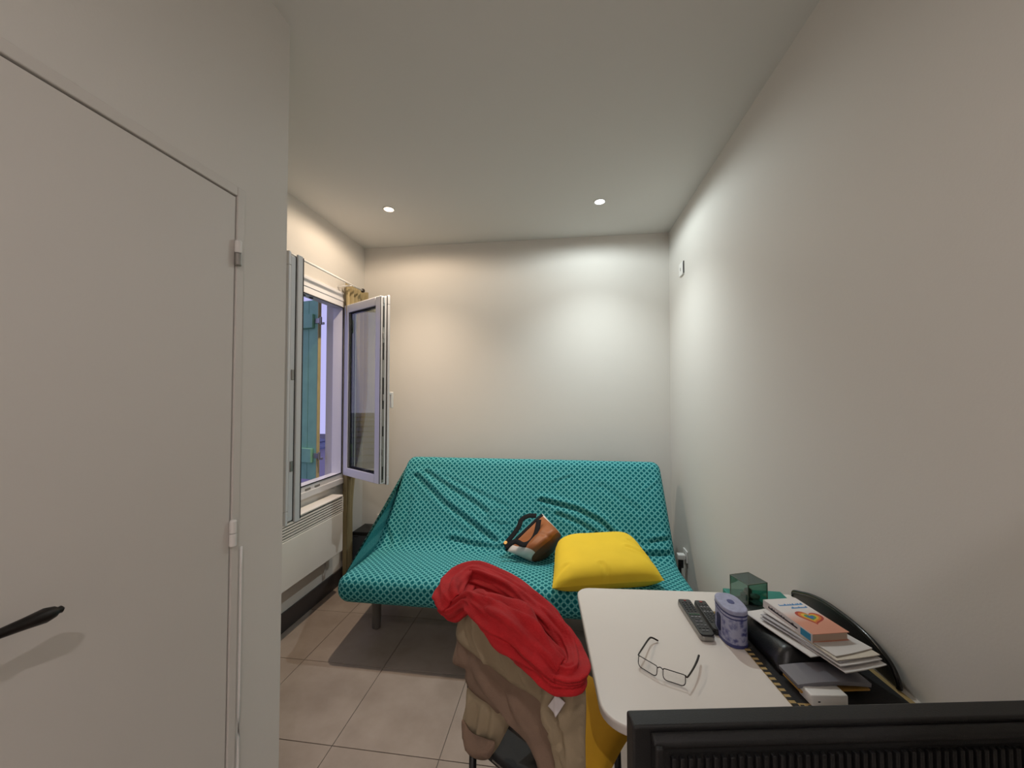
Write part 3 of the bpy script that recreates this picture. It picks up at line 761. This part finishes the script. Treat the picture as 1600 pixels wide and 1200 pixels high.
MB().prism(oval(.034, .055), .0, .090).build('body', TINM, tin, bevel=.002)
MB().prism(oval(.0346, .0556), .001, .010).build('base_band', TINB, tin, bevel=.001)
MB().prism(oval(.0345, .0555), .078, .082).build('rim_band', TINB, tin, bevel=.001)
MB().prism(oval(.0352, .0562), .090, .104).build('lid', TINL, tin, bevel=.004)
MB().prism(oval(.0356, .0566), .089, .0905).build('lid_seam', TINB, tin)
MB().prism(oval(.009, .012), .104, .1048).build('lid_emblem', TINB, tin)
MB().prism(rrect(-.012, .012, .022, .070, .008), .0, .0012, Matrix.Translation((-.0339, .0, 0)) @ Matrix(((0, 0, -1, 0), (-1, 0, 0, 0), (0, 1, 0, 0), (0, 0, 0, 1)))).build('side_panel', mat('ink blue panel', '23264e', .4), tin)

# booklet pile and glass trinket box
GRN = mat('green cloth cover', '1f7f72', .5, var=.15); REDC = mat('dark red cover', '7d1f33', .5)
def slab(name, corners, z0, z1, m, label=None, cat=None, parent=None, bevel=.001, group=None):
    c = [Vector((p[0], p[1], 0)) for p in corners]; ctr = sum(c, Vector())/4
    mb = MB().hexa([q-ctr+Vector((0, 0, 0)) for q in c] + [q-ctr+Vector((0, 0, z1-z0)) for q in c])
    o = mb.build(name, m, parent, bevel=bevel, loc=(ctr.x, ctr.y, z0))
    if label: tag(o, label, cat, group)
    return o
bk = tag(empty('booklet', (.645, 1.41, TZ)), 'green and red box-shaped booklet under the glass trinket box', 'booklet', )
MB().box(-.095, .105, -.05, .065, .0, .010).build('lower_cover', REDC, bk, bevel=.001)
MB().box(-.085, .105, -.048, .064, .010, .03).build('upper_cover', GRN, bk, bevel=.003)
TEALG = glass_mat('green tinted glass', (.64, .79, .74), .05)
gb = tag(empty('glass_box', (.607, 1.385, TZ+.031), math.radians(20)), 'small teal glass trinket box with brass edges', 'trinket box')
GOLD = mat('dull brass came', '6f7d6d', .4, metal=.7)
gw, gd, gh = .037, .037, .076
fm = MB()
for sx in (-1, 1):
    for sy in (-1, 1): fm.tube([(sx*gw, sy*gd, 0), (sx*gw, sy*gd, gh)], .0015, 6)
for z in (.001, gh):
    fm.tube([(-gw, -gd, z), (gw, -gd, z), (gw, gd, z), (-gw, gd, z)], .0015, 6, closed=True)
fm.build('came', GOLD, gb)
for a in range(4):
    MB().box(-gw+.001, gw-.001, gd-.001, gd+.001, .002, gh-.001, Matrix.Rotation(a*math.pi/2, 4, 'Z')).build('pane', TEALG, gb)
MB().box(-gw, gw, -gd, gd, gh-.001, gh+.001).build('lid_pane', glass_mat('dark lid glass', (.24, .42, .44), .06), gb)
MB().box(-gw+.002, gw-.002, -gd+.002, gd-.002, .0, .003).build('mirror_base', mat('mirror base', '2e4a46', .15, metal=.6), gb)
for k in range(7):
    a = k*2.4; MB().lathe([(.001, 0), (.011, .006), (.012, .014), (.001, .02)], 12, Matrix.Translation((.022*math.cos(a)*((k % 3)/2.5+.2), .022*math.sin(a)*((k % 3)/2.5+.2), .004+.007*(k % 4)))).build('trinket', mat('trinket %d' % (k % 3), ('6b5a45', '2f5a4d', '8a8a80')[k % 3], .4, var=.3, vscale=60), gb, smooth=True)

# ------------------------------------------------------------------ mat, document case and papers
MA = math.radians(5)
def striped():
    m = bpy.data.materials.new('black and straw woven border'); m.use_nodes = True; nt = m.node_tree; b = nt.nodes['Principled BSDF']; b.inputs['Roughness'].default_value = .8
    tc = nt.nodes.new('ShaderNodeTexCoord'); w = nt.nodes.new('ShaderNodeTexWave'); w.bands_direction = 'Y'; w.inputs['Scale'].default_value = 26; w.inputs['Distortion'].default_value = .6
    nt.links.new(tc.outputs['Object'], w.inputs['Vector'])
    r = nt.nodes.new('ShaderNodeValToRGB'); r.color_ramp.interpolation = 'CONSTANT'; r.color_ramp.elements[0].color = lin('1c1a18'); r.color_ramp.elements[1].position = .5; r.color_ramp.elements[1].color = lin('a58a58')
    nt.links.new(w.outputs['Fac'], r.inputs[0]); nt.links.new(r.outputs[0], b.inputs['Base Color']); return m
mt = tag(empty('placemat', (.522, .975, TZ), MA), 'black woven placemat with straw-striped border under the papers', 'placemat')
MB().box(.014, .276, .014, .376, .0003, .003).build('weave', mat('black woven straw', '191819', .85, bump=.4, bscale=300), mt)
STRAW = mat('straw stitch', 'a98f5c', .8); DARKS = mat('black stitch', '1d1b1a', .8)
bb = MB(); bb.box(0, .29, 0, .014, .0002, .0028); bb.box(0, .014, .014, .39, .0002, .0028); bb.box(.276, .29, .014, .39, .0002, .0028); bb.box(.014, .276, .376, .39, .0002, .0028)
bb.build('border', STRAW, mt)
sp = None
for k in range(21):
    if sp is None: sp = MB().box(-.0005, .0145, 0, .0085, .0026, .0034).build('stitch', DARKS, mt, loc=(0, .004, 0))
    else:
        o = sp.copy(); COL.objects.link(o); o.location = (0, .004+.0182*k, 0)
sp2 = None
for k in range(15):
    if sp2 is None: sp2 = MB().box(0, .0085, .003, .0085, .0026, .0034).build('stitch', DARKS, mt, loc=(.018, 0, 0))
    else:
        o = sp2.copy(); COL.objects.link(o); o.location = (.018+.0175*k, 0, 0)
LEA = mat('black leatherette', '141416', .38, bump=.1, bscale=220, var=.2, vscale=20)
case_inv = (Matrix.Translation((.522, .975, TZ+.0035)) @ Matrix.Rotation(MA, 4, 'Z')).inverted()
dc = tag(empty('document_case', (.522, .975, TZ+.0035), MA), 'black document case with rounded upright back holding papers', 'document case')
# soft padded wallet body
def flap(u, v):
    x = .034+.197*u; y = .106+.234*v
    z = .004+.046*(1-(1-min(1, u/.22))**2.2) - .004*u + .003*math.sin(v*9+u*4)
    z *= .35+.65*sstep(0, .10, v)
    return (x, y, z)
g1 = MB().grid(flap, 24, 28)
g1.build('flap', LEA, dc, smooth=True, solid=.006)
MB().prism(rrect(.045, .225, .11, .325, .02), .0005, .004).build('base', LEA, dc)
# upright back: a rounded board standing against the wall with a rolled rim
prof_b = [(1.495, .0), (1.49, .018), (1.45, .034), (1.40, .052), (1.335, .067), (1.27, .073), (1.20, .073), (1.135, .064), (1.088, .045), (1.066, .018), (1.063, .0)]
bp_ = catmull([Vector((p[0], p[1], 0)) for p in prof_b], 5)
MBK2 = case_inv @ Matrix(((0, 0, 1, .800), (1, 0, 0, 0), (0, 1, 0, TZ+.006), (0, 0, 0, 1)))
MB().prism([(q.x, q.y) for q in bp_], 0, .006, MBK2).build('back_board', LEA, dc, bevel=.002)
MB().tube([MBK2 @ Vector((q.x, q.y, .003)) for q in bp_], .0062, 10).build('rim', mat('glossy black piping', '101012', .22), dc, smooth=True)
MB().box(.225, .262, .14, .36, .0005, .008).build('hinge_strip', LEA, dc)
PAP = [mat('white paper', 'dcd8d6', .7), mat('grey paper', 'b9b7bb', .7), mat('cream paper', 'd6cdbf', .7)]
PLA = mat('smoky plastic sleeve', '77767d', .18, spec=.6); YF_ = mat('yellow card folder', 'b98f45', .6)
case_M = Matrix.Translation((.522, .975, TZ+.0035)) @ Matrix.Rotation(MA, 4, 'Z')
def sheet(name, cx, cy, w, l, ang, z, m, label, cat, th=.0012, bend=0.0, group=None, tilt=0.0, parent=None):
    def gf(side):
        def fn(u, v):
            x, y = (u-.5)*w, (v-.5)*l
            return (x, y, side*th/2 + bend*(u-.5)**2*4 + tilt*x)
        return fn
    mb = MB(); mb.grid(gf(1), 10, 10)
    o = mb.build(name, m, parent, smooth=False, solid=th, loc=(cx, cy, z), rotz=ang)
    return tag(o, label, cat, group)
# yellow folder, smoky plastic sleeve
sheet('card_folder', .632, 1.050, .165, .060, math.radians(8), TZ+.0155, YF_, 'yellow card folder peeking out under the smoky plastic sleeve', 'folder', th=.004, tilt=.03)
sheet('plastic_sleeve', .630, 1.052, .172, .066, math.radians(7), TZ+.031, PLA, 'smoky grey plastic sleeve below the stack of envelopes', 'sleeve', th=.009, bend=-.006, tilt=.02)
# envelopes and letters, stacked
pa0 = math.radians(24)
env = [(.616, 1.180, .10, .205, 21, .0605, 0, 'white printed letter sticking out lowest to the left of the stack'),
       (.672, 1.135, .125, .215, 20, .0640, 0, 'bottom white envelope of the stack on the document case'),
       (.660, 1.150, .12, .21, 26, .0685, 1, 'grey envelope second from the bottom of the stack'),
       (.672, 1.138, .125, .20, 19, .0715, 0, 'white envelope in the lower middle of the stack'),
       (.662, 1.152, .12, .21, 24, .0745, 1, 'pale grey envelope in the upper middle of the stack'),
       (.674, 1.150, .125, .205, 17, .0775, 2, 'cream envelope second from the top of the stack'),
       (.668, 1.160, .12, .20, 22, .0805, 0, 'top white envelope directly under the paperback book')]
for x, y, w, l, a, z, mi, lab in env:
    sheet('envelope' if z > .06 else 'letter', x+.004, y, w, l, math.radians(a), TZ+z, PAP[mi], lab, 'envelope' if z > .06 else 'letter', th=.0022, bend=.0015, group='post on the document case')
# paperback book
bz = TZ+.083
BA, BB, BC, BD = [atZ(x, y, bz+.021) for x, y in ((1191, 934), (1246, 938), (1326, 989), (1269, 989))]
bx = ((BB-BA)+(BC-BD)).normalized(); by = Vector((-bx.y, bx.x, 0)); bctr = (BA+BB+BC+BD)/4
bang = math.atan2(((BA-BD)+(BB-BC)).y, ((BA-BD)+(BB-BC)).x)-math.pi/2
bw, bl = .104, .168
book = tag(empty('paperback_book', (bctr.x, bctr.y, bz), bang), 'thick paperback with peach cover and rainbow heart on top of papers', 'book')
def book_cover_mat():
    m = bpy.data.materials.new('white to peach book cover'); m.use_nodes = True; nt = m.node_tree; b = nt.nodes['Principled BSDF']; b.inputs['Roughness'].default_value = .4
    tc = nt.nodes.new('ShaderNodeTexCoord'); s = nt.nodes.new('ShaderNodeSeparateXYZ'); nt.links.new(tc.outputs['Object'], s.inputs[0])
    r = nt.nodes.new('ShaderNodeValToRGB'); mr = nt.nodes.new('ShaderNodeMapRange'); mr.inputs[1].default_value = -.084; mr.inputs[2].default_value = .084
    nt.links.new(s.outputs[1], mr.inputs[0]); nt.links.new(mr.outputs[0], r.inputs[0])
    r.color_ramp.elements[0].position = .30; r.color_ramp.elements[0].color = lin('d9957c'); r.color_ramp.elements[1].position = .62; r.color_ramp.elements[1].color = lin('dcd6d4')
    nt.links.new(r.outputs[0], b.inputs['Base Color']); return m
BCOV = book_cover_mat()
MB().box(-bw/2+.001, bw/2-.003, -bl/2+.003, bl/2-.003, .001, .020).build('pages', mat('book page edges', 'cfb7a4', .8), book)
MB().box(-bw/2, bw/2, -bl/2, bl/2, .020, .0213).build('front_cover', BCOV, book)
MB().box(-bw/2, bw/2, -bl/2, bl/2, .0, .0012).build('rear_cover', BCOV, book)
MB().box(-bw/2-.001, -bw/2+.0008, -bl/2, bl/2, .0, .0213).build('spine', mat('white book spine', 'd8d0cf', .4), book)
MB().box(-bw/2-.0016, -bw/2-.0009, -bl/2+.004, -bl/2+.035, .002, .019).build('spine_band', mat('blue spine band', '1e86ad', .4), book)
INK = mat('blue title ink', '3a86c0', .5); INKD = mat('dark ink', '2c2a33', .5)
def scribble(name, m, x0, x1, y, h, parent, M, seed, th=.0007):
    """small cursive lettering too fine to read"""
    rnd = random.Random(seed); n = int((x1-x0)/.0022); P = []
    for k in range(n):
        hh = h*(1.0 if rnd.random() < .25 else .5)
        P += [Vector((x0+(x1-x0)*k/n, y, 0)), Vector((x0+(x1-x0)*(k+.5)/n, y+hh, 0))]
    return MB().tube([M @ p for p in catmull(P, 3)], th, 4).build(name, m, parent)
scribble('title_lettering', INK, -.030, .044, .046, .009, book, Matrix.Translation((0, 0, .0214)), 1)
scribble('title_lettering', INK, -.006, .044, .030, .009, book, Matrix.Translation((0, 0, .0214)), 2)
# the rainbow heart: nested arches
hcol = ['b4392c', 'd97a2a', 'dcb53a', '4f8f5a', '3a63b5']
def heart(sc_):
    P = []
    for k in range(40):
        t = 2*math.pi*k/40; P.append((sc_*16*math.sin(t)**3/17, sc_*(13*math.cos(t)-5*math.cos(2*t)-2*math.cos(3*t)-math.cos(4*t))/17))
    return P
for k, c in enumerate(hcol):
    MB().prism(heart(.036*(1-.19*k)), .0213+.00012*k, .02145+.00012*k, Matrix.Translation((.010, -.014, 0)) @ Matrix.Rotation(math.radians(-18), 4, 'Z')).build('rainbow_band', mat('rainbow '+c, c, .45), book)
scribble('spine_lettering', INKD, -.062, .040, -.002, .006, book, Matrix.Translation((-bw/2-.0012, 0, .0107)) @ Matrix(((0, 0, -1, 0), (-1, 0, 0, 0), (0, 1, 0, 0), (0, 0, 0, 1))), 3, .0011)
# white adapter box
wb = [atZ(x, y, TZ+.028) for x, y in ((1251, 1070), (1308, 1070), (1321, 1086), (1262, 1085))]
wbc = sum(wb, Vector())/4
ad = tag(empty('adapter_box', (wbc.x+.002, wbc.y+.002, TZ+.0035), math.radians(7)), 'small white plastic box on the corner of the placemat', 'box')
MB().prism(rrect(-.042, .042, -.021, .021, .004), 0, .025).build('shell', WHITE, ad, bevel=.003)
MB().box(-.028, -.023, -.0216, -.020, .010, .0125).build('port', RUBBER, ad)

# ------------------------------------------------------------------ television seen from behind
TVZ = 1.0
tvp = atZ(978, 1108, TVZ); tvq = atZ(1596, 1092, TVZ)
tva = math.atan2(tvq.y-tvp.y, tvq.x-tvp.x); TW = min(.70, (.80-tvp.x)/math.cos(tva))
tv = tag(empty('television', (tvp.x, tvp.y, 0), tva), 'black flat television seen from behind beside the table', 'television')
TVB = mat('matt black television shell', '1b1b1c', .5, bump=.15, bscale=500, spec=.4); TVD = mat('black vent recess', '0b0b0c', .6)
# local: x along the top edge, -y towards the camera; front bezel block, then the stepped rear shell
MB().box(0, TW, -.030, 0, TVZ-.44, TVZ).build('bezel', TVB, tv, bevel=.004, seg=3)
rs = MB().prism([(-.030, TVZ-.006), (-.036, TVZ-.007), (-.043, TVZ-.012), (-.044, TVZ-.018), (-.040, TVZ-.021), (-.040, TVZ-.20), (-.046, TVZ-.205), (-.046, TVZ-.40), (-.030, TVZ-.42)], .024, TW-.024,
                Matrix(((0, 0, 1, 0), (1, 0, 0, 0), (0, 1, 0, 0), (0, 0, 0, 1))))
rsh = rs.build('rear_shell', TVB, tv, bevel=.003)
for x0, x1 in ((.024, .036), (TW-.036, TW-.024)):
    MB().box(x0, x1, -.049, -.038, TVZ-.40, TVZ-.014).build('shell_edge', TVB, tv, bevel=.003)
MB().box(.045, TW-.045, -.0405, -.0395, TVZ-.19, TVZ-.028).build('vent_recess', TVD, rsh)
vs = None
nslat = int((TW-.10)/.0115)
for k in range(nslat):
    if vs is None: vs = MB().box(-.003, .003, -.047, -.040, TVZ-.19, TVZ-.030).build('vent_slat', TVB, rsh, bevel=.001, seg=1, loc=(.05, 0, 0))
    else:
        o = vs.copy(); COL.objects.link(o); o.location = (.05+.0115*k, 0, 0)
MB().box(.02, TW-.02, -.0005, .001, TVZ-.42, TVZ-.02).build('screen', mat('dark screen', '050506', .1), tv)
st_ = MB(); st_.box(TW/2-.03, TW/2+.03, -.062, -.02, .02, TVZ-.41)
st_.build('stand_column', BLACKM, tv, bevel=.004)
MB().prism(rrect(TW/2-.22, TW/2+.2, -.15, .10, .04), 0, .02).build('stand_base', BLACKM, tv, bevel=.004)

# ------------------------------------------------------------------ chair with clothes
cA = Vector((-.310, 1.158, 0)); cB = Vector((.030, .935, 0))
ce = (cB-cA).normalized(); cn = Vector((-ce.y, ce.x, 0))
if cn.y > 0: cn = -cn                 # towards the photographer
cm = (cA+cB)/2
CHM = Matrix(((ce.x, cn.x, 0, cm.x), (ce.y, cn.y, 0, cm.y), (0, 0, 1, 0), (0, 0, 0, 1)))   # local x along the back, y to the camera side
chair = tag(empty('chair', (cm.x, cm.y, 0)), 'black metal chair under clothes beside the table', 'chair')
oc = Matrix.Translation((-cm.x, -cm.y, 0)) @ CHM
HW = .150
bf = MB().tube(catmull([(-HW, .0, .44), (-HW, .012, .62), (-HW, .02, .79), (-HW+.03, .022, .835), (0, .022, .842), (HW-.03, .022, .835), (HW, .02, .79), (HW, .012, .62), (HW, 0, .44)], 6), .011, 10)
bf.build('back_frame', BLACKM, chair, M=oc, smooth=True)
for z in (.60, .69, .78): MB().box(-HW, HW, .006, .018, z-.03, z+.03).build('back_slat', BLACKM, chair, M=oc, bevel=.004)
seatm = mat('black vinyl seat', '0e0e10', .75, bump=.1, bscale=200)
MB().prism(rrect(-.155, .165, -.40, .012, [.03, .03, .06, .06], 6), .435, .468).build('seat', seatm, chair, M=oc, bevel=.010, seg=3)
for x, y, dx, dy in ((-HW, 0, .0, .01), (HW, 0, .0, .01), (-.125, -.36, .0, -.03), (.125, -.36, .0, -.03)):
    MB().tube([(x, y, .45), (x+dx, y+dy, .0)], .011, 10).build('leg', BLACKM, chair, M=oc, smooth=True)
MB().tube([(-HW-.01, .025, .22), (HW+.01, .025, .22)], .008, 8).build('stretcher', BLACKM, chair, M=oc, smooth=True)
MB().box(-.06, -.01, .0121, .0135, .449, .4535).build('seat_edge_highlight', STEEL, chair, M=oc)  # bright strip standing in for the highlight along the seat's rear edge

def cloth(name, poly_px, off, m, folds, root, bulge=.016, amp=.010, solid=.003, grid=.010, seed=0, edge=.025):
    """a hanging piece of cloth on the photographer's side of the chair back, with folds and rounded borders"""
    P0 = cm + cn*off
    pts2 = []
    inv = CHM.inverted()
    for x, y in poly_px:
        q = inv @ atP(x, y, P0, cn); pts2.append(Vector((q.x, q.z)))
    dense = []
    N = len(pts2)
    sm = catmull([Vector((p.x, p.y, 0)) for p in pts2], 5, closed=True)
    dense = [Vector((p.x, p.y)) for p in sm]
    ND = len(dense)
    xs = [p.x for p in dense]; ys = [p.y for p in dense]
    def inside(p):
        c = False
        for i in range(ND):
            a, b = dense[i], dense[i-1]
            if (a.y > p.y) != (b.y > p.y) and p.x < (b.x-a.x)*(p.y-a.y)/(b.y-a.y)+a.x: c = not c
        return c
    def bd(p): return min(dseg(p, dense[i-1], dense[i])[0] for i in range(ND))
    V = list(dense)
    nx = int((max(xs)-min(xs))/grid)+1; ny = int((max(ys)-min(ys))/grid)+1
    for i in range(nx):
        for j in range(ny):
            p = Vector((min(xs)+(i+.5*(j % 2))*grid, min(ys)+j*grid))
            if inside(p) and bd(p) > grid*.45: V.append(p)
    r = delaunay_2d_cdt(V, [(i, (i+1) % ND) for i in range(ND)], [], 1, 1e-6)
    FL = [([ (lambda q: Vector((q.x, q.z)))(inv @ atP(x, y, P0, cn)) for x, y in pl_], dep, sg) for pl_, dep, sg in folds]
    mb = MB()
    for p in r[0]:
        e = bd(p)
        d = off + bulge*sstep(0, edge, e) - bulge
        w = 0.0
        for pts, dep, sg in FL:
            best = min(dseg(p, a, b)[0] for a, b in zip(pts, pts[1:]))
            if best < sg*5: w += dep*math.exp(-(best/sg)**2) - dep*.6*math.exp(-((best-2*sg)/sg)**2)
        w += amp*noise.noise(Vector((p.x*14, p.y*7, seed))) + amp*.4*noise.noise(Vector((p.x*32, p.y*18, seed+4)))
        mb.v.append(CHM @ Vector((p.x, d+w*sstep(0, .02, e), p.y)))
    mb.f = [tuple(f) for f in r[2]]
    o = mb.build(name, m, root, M=Matrix.Translation(-Vector(root.location)), smooth=True, solid=solid)
    return o
TAUPE = mat('taupe knitted wool', '806a5a', .95, var=.08, vscale=12, bump=.35, bscale=420)
KHAKI = mat('khaki cotton', '97886f', .9, var=.06, vscale=10, bump=.2, bscale=300)
g_a = tag(empty('cardigan', (cm.x, cm.y, .84)), 'taupe knitted cardigan hanging lowest over the chair back', 'cardigan')
slv = cloth('sleeve', [(724, 1078), (745, 1080), (775, 1092), (790, 1108), (791, 1132), (778, 1160), (768, 1178), (757, 1190), (744, 1191), (727, 1182), (718, 1160), (715, 1135), (720, 1110)], .040, KHAKI,
      [([(733, 1100), (728, 1150)], .006, .012), ([(755, 1110), (745, 1165)], .007, .010), ([(772, 1110), (765, 1165)], .005, .01)], g_a, seed=3, bulge=.02)
cuff_ = cloth('cuff', [(716, 1130), (730, 1150), (752, 1160), (766, 1166), (763, 1184), (754, 1193), (738, 1192), (724, 1182), (717, 1160)], .064, TAUPE, [], g_a, seed=5, bulge=.016, amp=.004)
cuff_.parent = slv
cloth('body', [(745, 945), (722, 962), (709, 985), (707, 1010), (701, 1038), (712, 1046), (721, 1051), (721, 1066), (727, 1081), (742, 1095), (757, 1105), (771, 1120), (780, 1117), (788, 1137), (807, 1152), (820, 1168), (829, 1188), (836, 1215), (845, 1240), (904, 1240), (908, 1180), (908, 1080), (885, 1058), (850, 1020), (800, 975)], .066, TAUPE,
      [([(735, 1040), (775, 1090), (785, 1110)], .006, .016), ([(800, 1090), (835, 1150), (850, 1200)], .007, .016), ([(765, 1060), (800, 1120)], -.005, .014), ([(715, 1010), (725, 1040)], .005, .01)], g_a, seed=9)
bf_ = MB().grid(lambda u, v: CHM @ Vector((-.13+.15*u, .036-.075*min(1, v*4) if v < .25 else -.039-.012*math.sin(u*14)*v, .862+.004*math.sin(v*12) if v < .25 else .862-.33*(v-.25))), 30, 24)
bf_.build('rear_drop', TAUPE, g_a, M=Matrix.Translation((-cm.x, -cm.y, -.84)), smooth=True, solid=.004)
g_b = tag(empty('shirt', (cm.x, cm.y, .85)), 'crumpled khaki shirt with white care tag draped over the chair back', 'shirt')
cloth('body', [(748, 934), (732, 943), (719, 956), (707, 986), (710, 1006), (734, 1027), (768, 1053), (796, 1075), (819, 1088), (838, 1104), (848, 1128), (852, 1160), (860, 1195), (866, 1240), (905, 1240), (908, 1160), (908, 1078), (890, 1058), (858, 1022), (815, 985), (782, 950)], .092, KHAKI,
      [([(748, 945), (745, 985), (760, 1030)], .012, .011), ([(770, 975), (780, 1010), (800, 1060)], .013, .010), ([(795, 995), (808, 1030), (825, 1080)], .013, .010), ([(728, 975), (738, 1005)], .010, .009),
       ([(860, 1080), (850, 1110), (870, 1150)], .012, .011), ([(895, 1090), (885, 1140), (893, 1200)], .012, .011), ([(870, 1120), (872, 1200)], -.010, .009), ([(830, 1070), (845, 1100)], -.009, .009), ([(880, 1085), (876, 1130)], .009, .008), ([(862, 1150), (880, 1190)], .010, .009), ([(815, 1040), (835, 1085)], .009, .007)], g_b, amp=.014, seed=21)
bf_ = MB().grid(lambda u, v: CHM @ Vector((-.14+.16*u, .075-.125*min(1, v*4) if v < .25 else -.05-.012*math.sin(u*11)*v, .872+.004*math.sin(v*12) if v < .25 else .872-.28*(v-.25))), 30, 24)
bf_.build('rear_drop', KHAKI, g_b, M=Matrix.Translation((-cm.x, -cm.y, -.85)), smooth=True, solid=.004)
P0t = cm+cn*.104
tgp = [atP(x, y, P0t, cn) for x, y in ((869, 1085), (883, 1098), (870, 1119), (856, 1103))]
def tgf(u, v):
    q = tgp[0]*(1-u)*(1-v)+tgp[1]*u*(1-v)+tgp[2]*u*v+tgp[3]*(1-u)*v
    return q + cn*(.005*math.exp(-((u-v)/.2)**2))
tg = MB().grid(tgf, 12, 12)
tg.build('care_tag', mat('white satin tag', 'd8d4d8', .5), g_b, M=Matrix.Translation((-cm.x, -cm.y, -.85)), smooth=True, solid=.0008)

# red scarf: one twisted loop of gathered cloth lying over the chair back
RED = mat('red crinkled scarf cloth', 'b3141c', .85, var=.12, vscale=25, bump=.5, bscale=260)
def sc_pt(x, y, off, z=None):
    return atZ(x, y, z) if z else atP(x, y, cm+cn*off, cn)
path = [sc_pt(708, 938, .10), sc_pt(715, 918, 0, .885), sc_pt(738, 902, 0, .89), sc_pt(775, 914, 0, .895), sc_pt(812, 935, 0, .895), sc_pt(846, 962, 0, .89), sc_pt(874, 990, 0, .88), sc_pt(893, 1022, 0, .865),
        sc_pt(896, 1052, .115), sc_pt(876, 1055, .125), sc_pt(852, 1032, .13), sc_pt(826, 1005, .13), sc_pt(800, 980, .13), sc_pt(775, 962, .125), sc_pt(752, 945, .125), sc_pt(735, 938, .115), sc_pt(716, 950, .11)]
rads = [.040, .044, .042, .040, .038, .031, .026, .025, .026, .030, .034, .043, .048, .044, .030, .026, .030]
pp = catmull(path, 10, closed=True); rr_ = [v.x for v in catmull([Vector((r, 0, 0)) for r in rads], 10, closed=True)]
sca = MB(); SEG = 80; NPp = len(pp)
up = Vector((0, 0, 1))
for i, p in enumerate(pp):
    t = (pp[(i+1) % NPp]-pp[i-1]).normalized(); sx = t.cross(up).normalized(); sy = sx.cross(t)
    tw = i*.035
    for k in range(SEG):
        a = 2*math.pi*k/SEG
        f = 1 + .15*math.sin(5*a+tw*2.2+.8*math.sin(i*.11)) + .10*math.sin(9*a-tw*3+1.3*math.sin(i*.07)) + .045*math.sin(16*a+tw*4+2*math.sin(i*.13)) + .16*noise.noise(Vector((math.cos(a)*1.6, math.sin(a)*1.6, i*.09)))
        f += .05*noise.noise(Vector((math.cos(a)*5, math.sin(a)*5, i*.25)))
        sca.v.append(p + sx*(rr_[i]*f*math.cos(a)*1.12) + sy*(rr_[i]*f*math.sin(a)*.86))
for i in range(NPp):
    j = (i+1) % NPp
    for k in range(SEG):
        k2 = (k+1) % SEG; sca.f.append((i*SEG+k, i*SEG+k2, j*SEG+k2, j*SEG+k))
scf = sca.build('scarf', RED, smooth=True)
tag(scf, 'crumpled red scarf looped over the clothes on the chair', 'scarf')

# second yellow cushion on the chair seat
YEL2 = mat('shaded yellow cushion cloth', 'c99a1d', .85, var=.08, vscale=6, bump=.12, bscale=500)  # same yellow as the sofa cushion, with shade put into the colour
cq = [CHM @ Vector(p) for p in ((.0, -.045, .515), (.235, -.045, .50), (.235, -.36, .515), (.0, -.36, .52))]
tag(pillow([cq[0], cq[1], cq[2], cq[3]], .07, n=30).build('cushion', YEL2, smooth=True), 'yellow cushion in a shaded tone on the chair seat, half under the table', 'cushion')

# ------------------------------------------------------------------ dark appliance in the corner
ap = tag(empty('boxy_appliance', (-1.50, 2.98, 0)), 'dark grey boxy appliance with round black front behind the sofa', 'appliance')
APG = mat('slate grey plastic', '4b525a', .45, var=.05); APB = mat('black grille', '0d0e10', .35)
MB().prism(rrect(-.17, .17, .0, .365, .03), -.09, .10, Matrix(((1, 0, 0, 0), (0, 0, 1, 0), (0, 1, 0, 0), (0, 0, 0, 1)))).build('housing', APG, ap, bevel=.006)
MB().prism(rrect(-.172, .172, .338, .366, .012), -.094, .104, Matrix(((1, 0, 0, 0), (0, 0, 1, 0), (0, 1, 0, 0), (0, 0, 0, 1)))).build('top_rim', BLACK, ap, bevel=.004)
RXX = Matrix(((1, 0, 0, .02), (0, 0, -1, -.091), (0, 1, 0, .175), (0, 0, 0, 1)))
MB().lathe([(.140, 0), (.140, .006), (.132, .010), (.12, .006), (.0, .004)], 48, RXX).build('round_front', APB, ap, smooth=False)
MB().box(-.155, -.115, -.0915, -.0895, .325, .330).build('marking', RUBBER, ap)
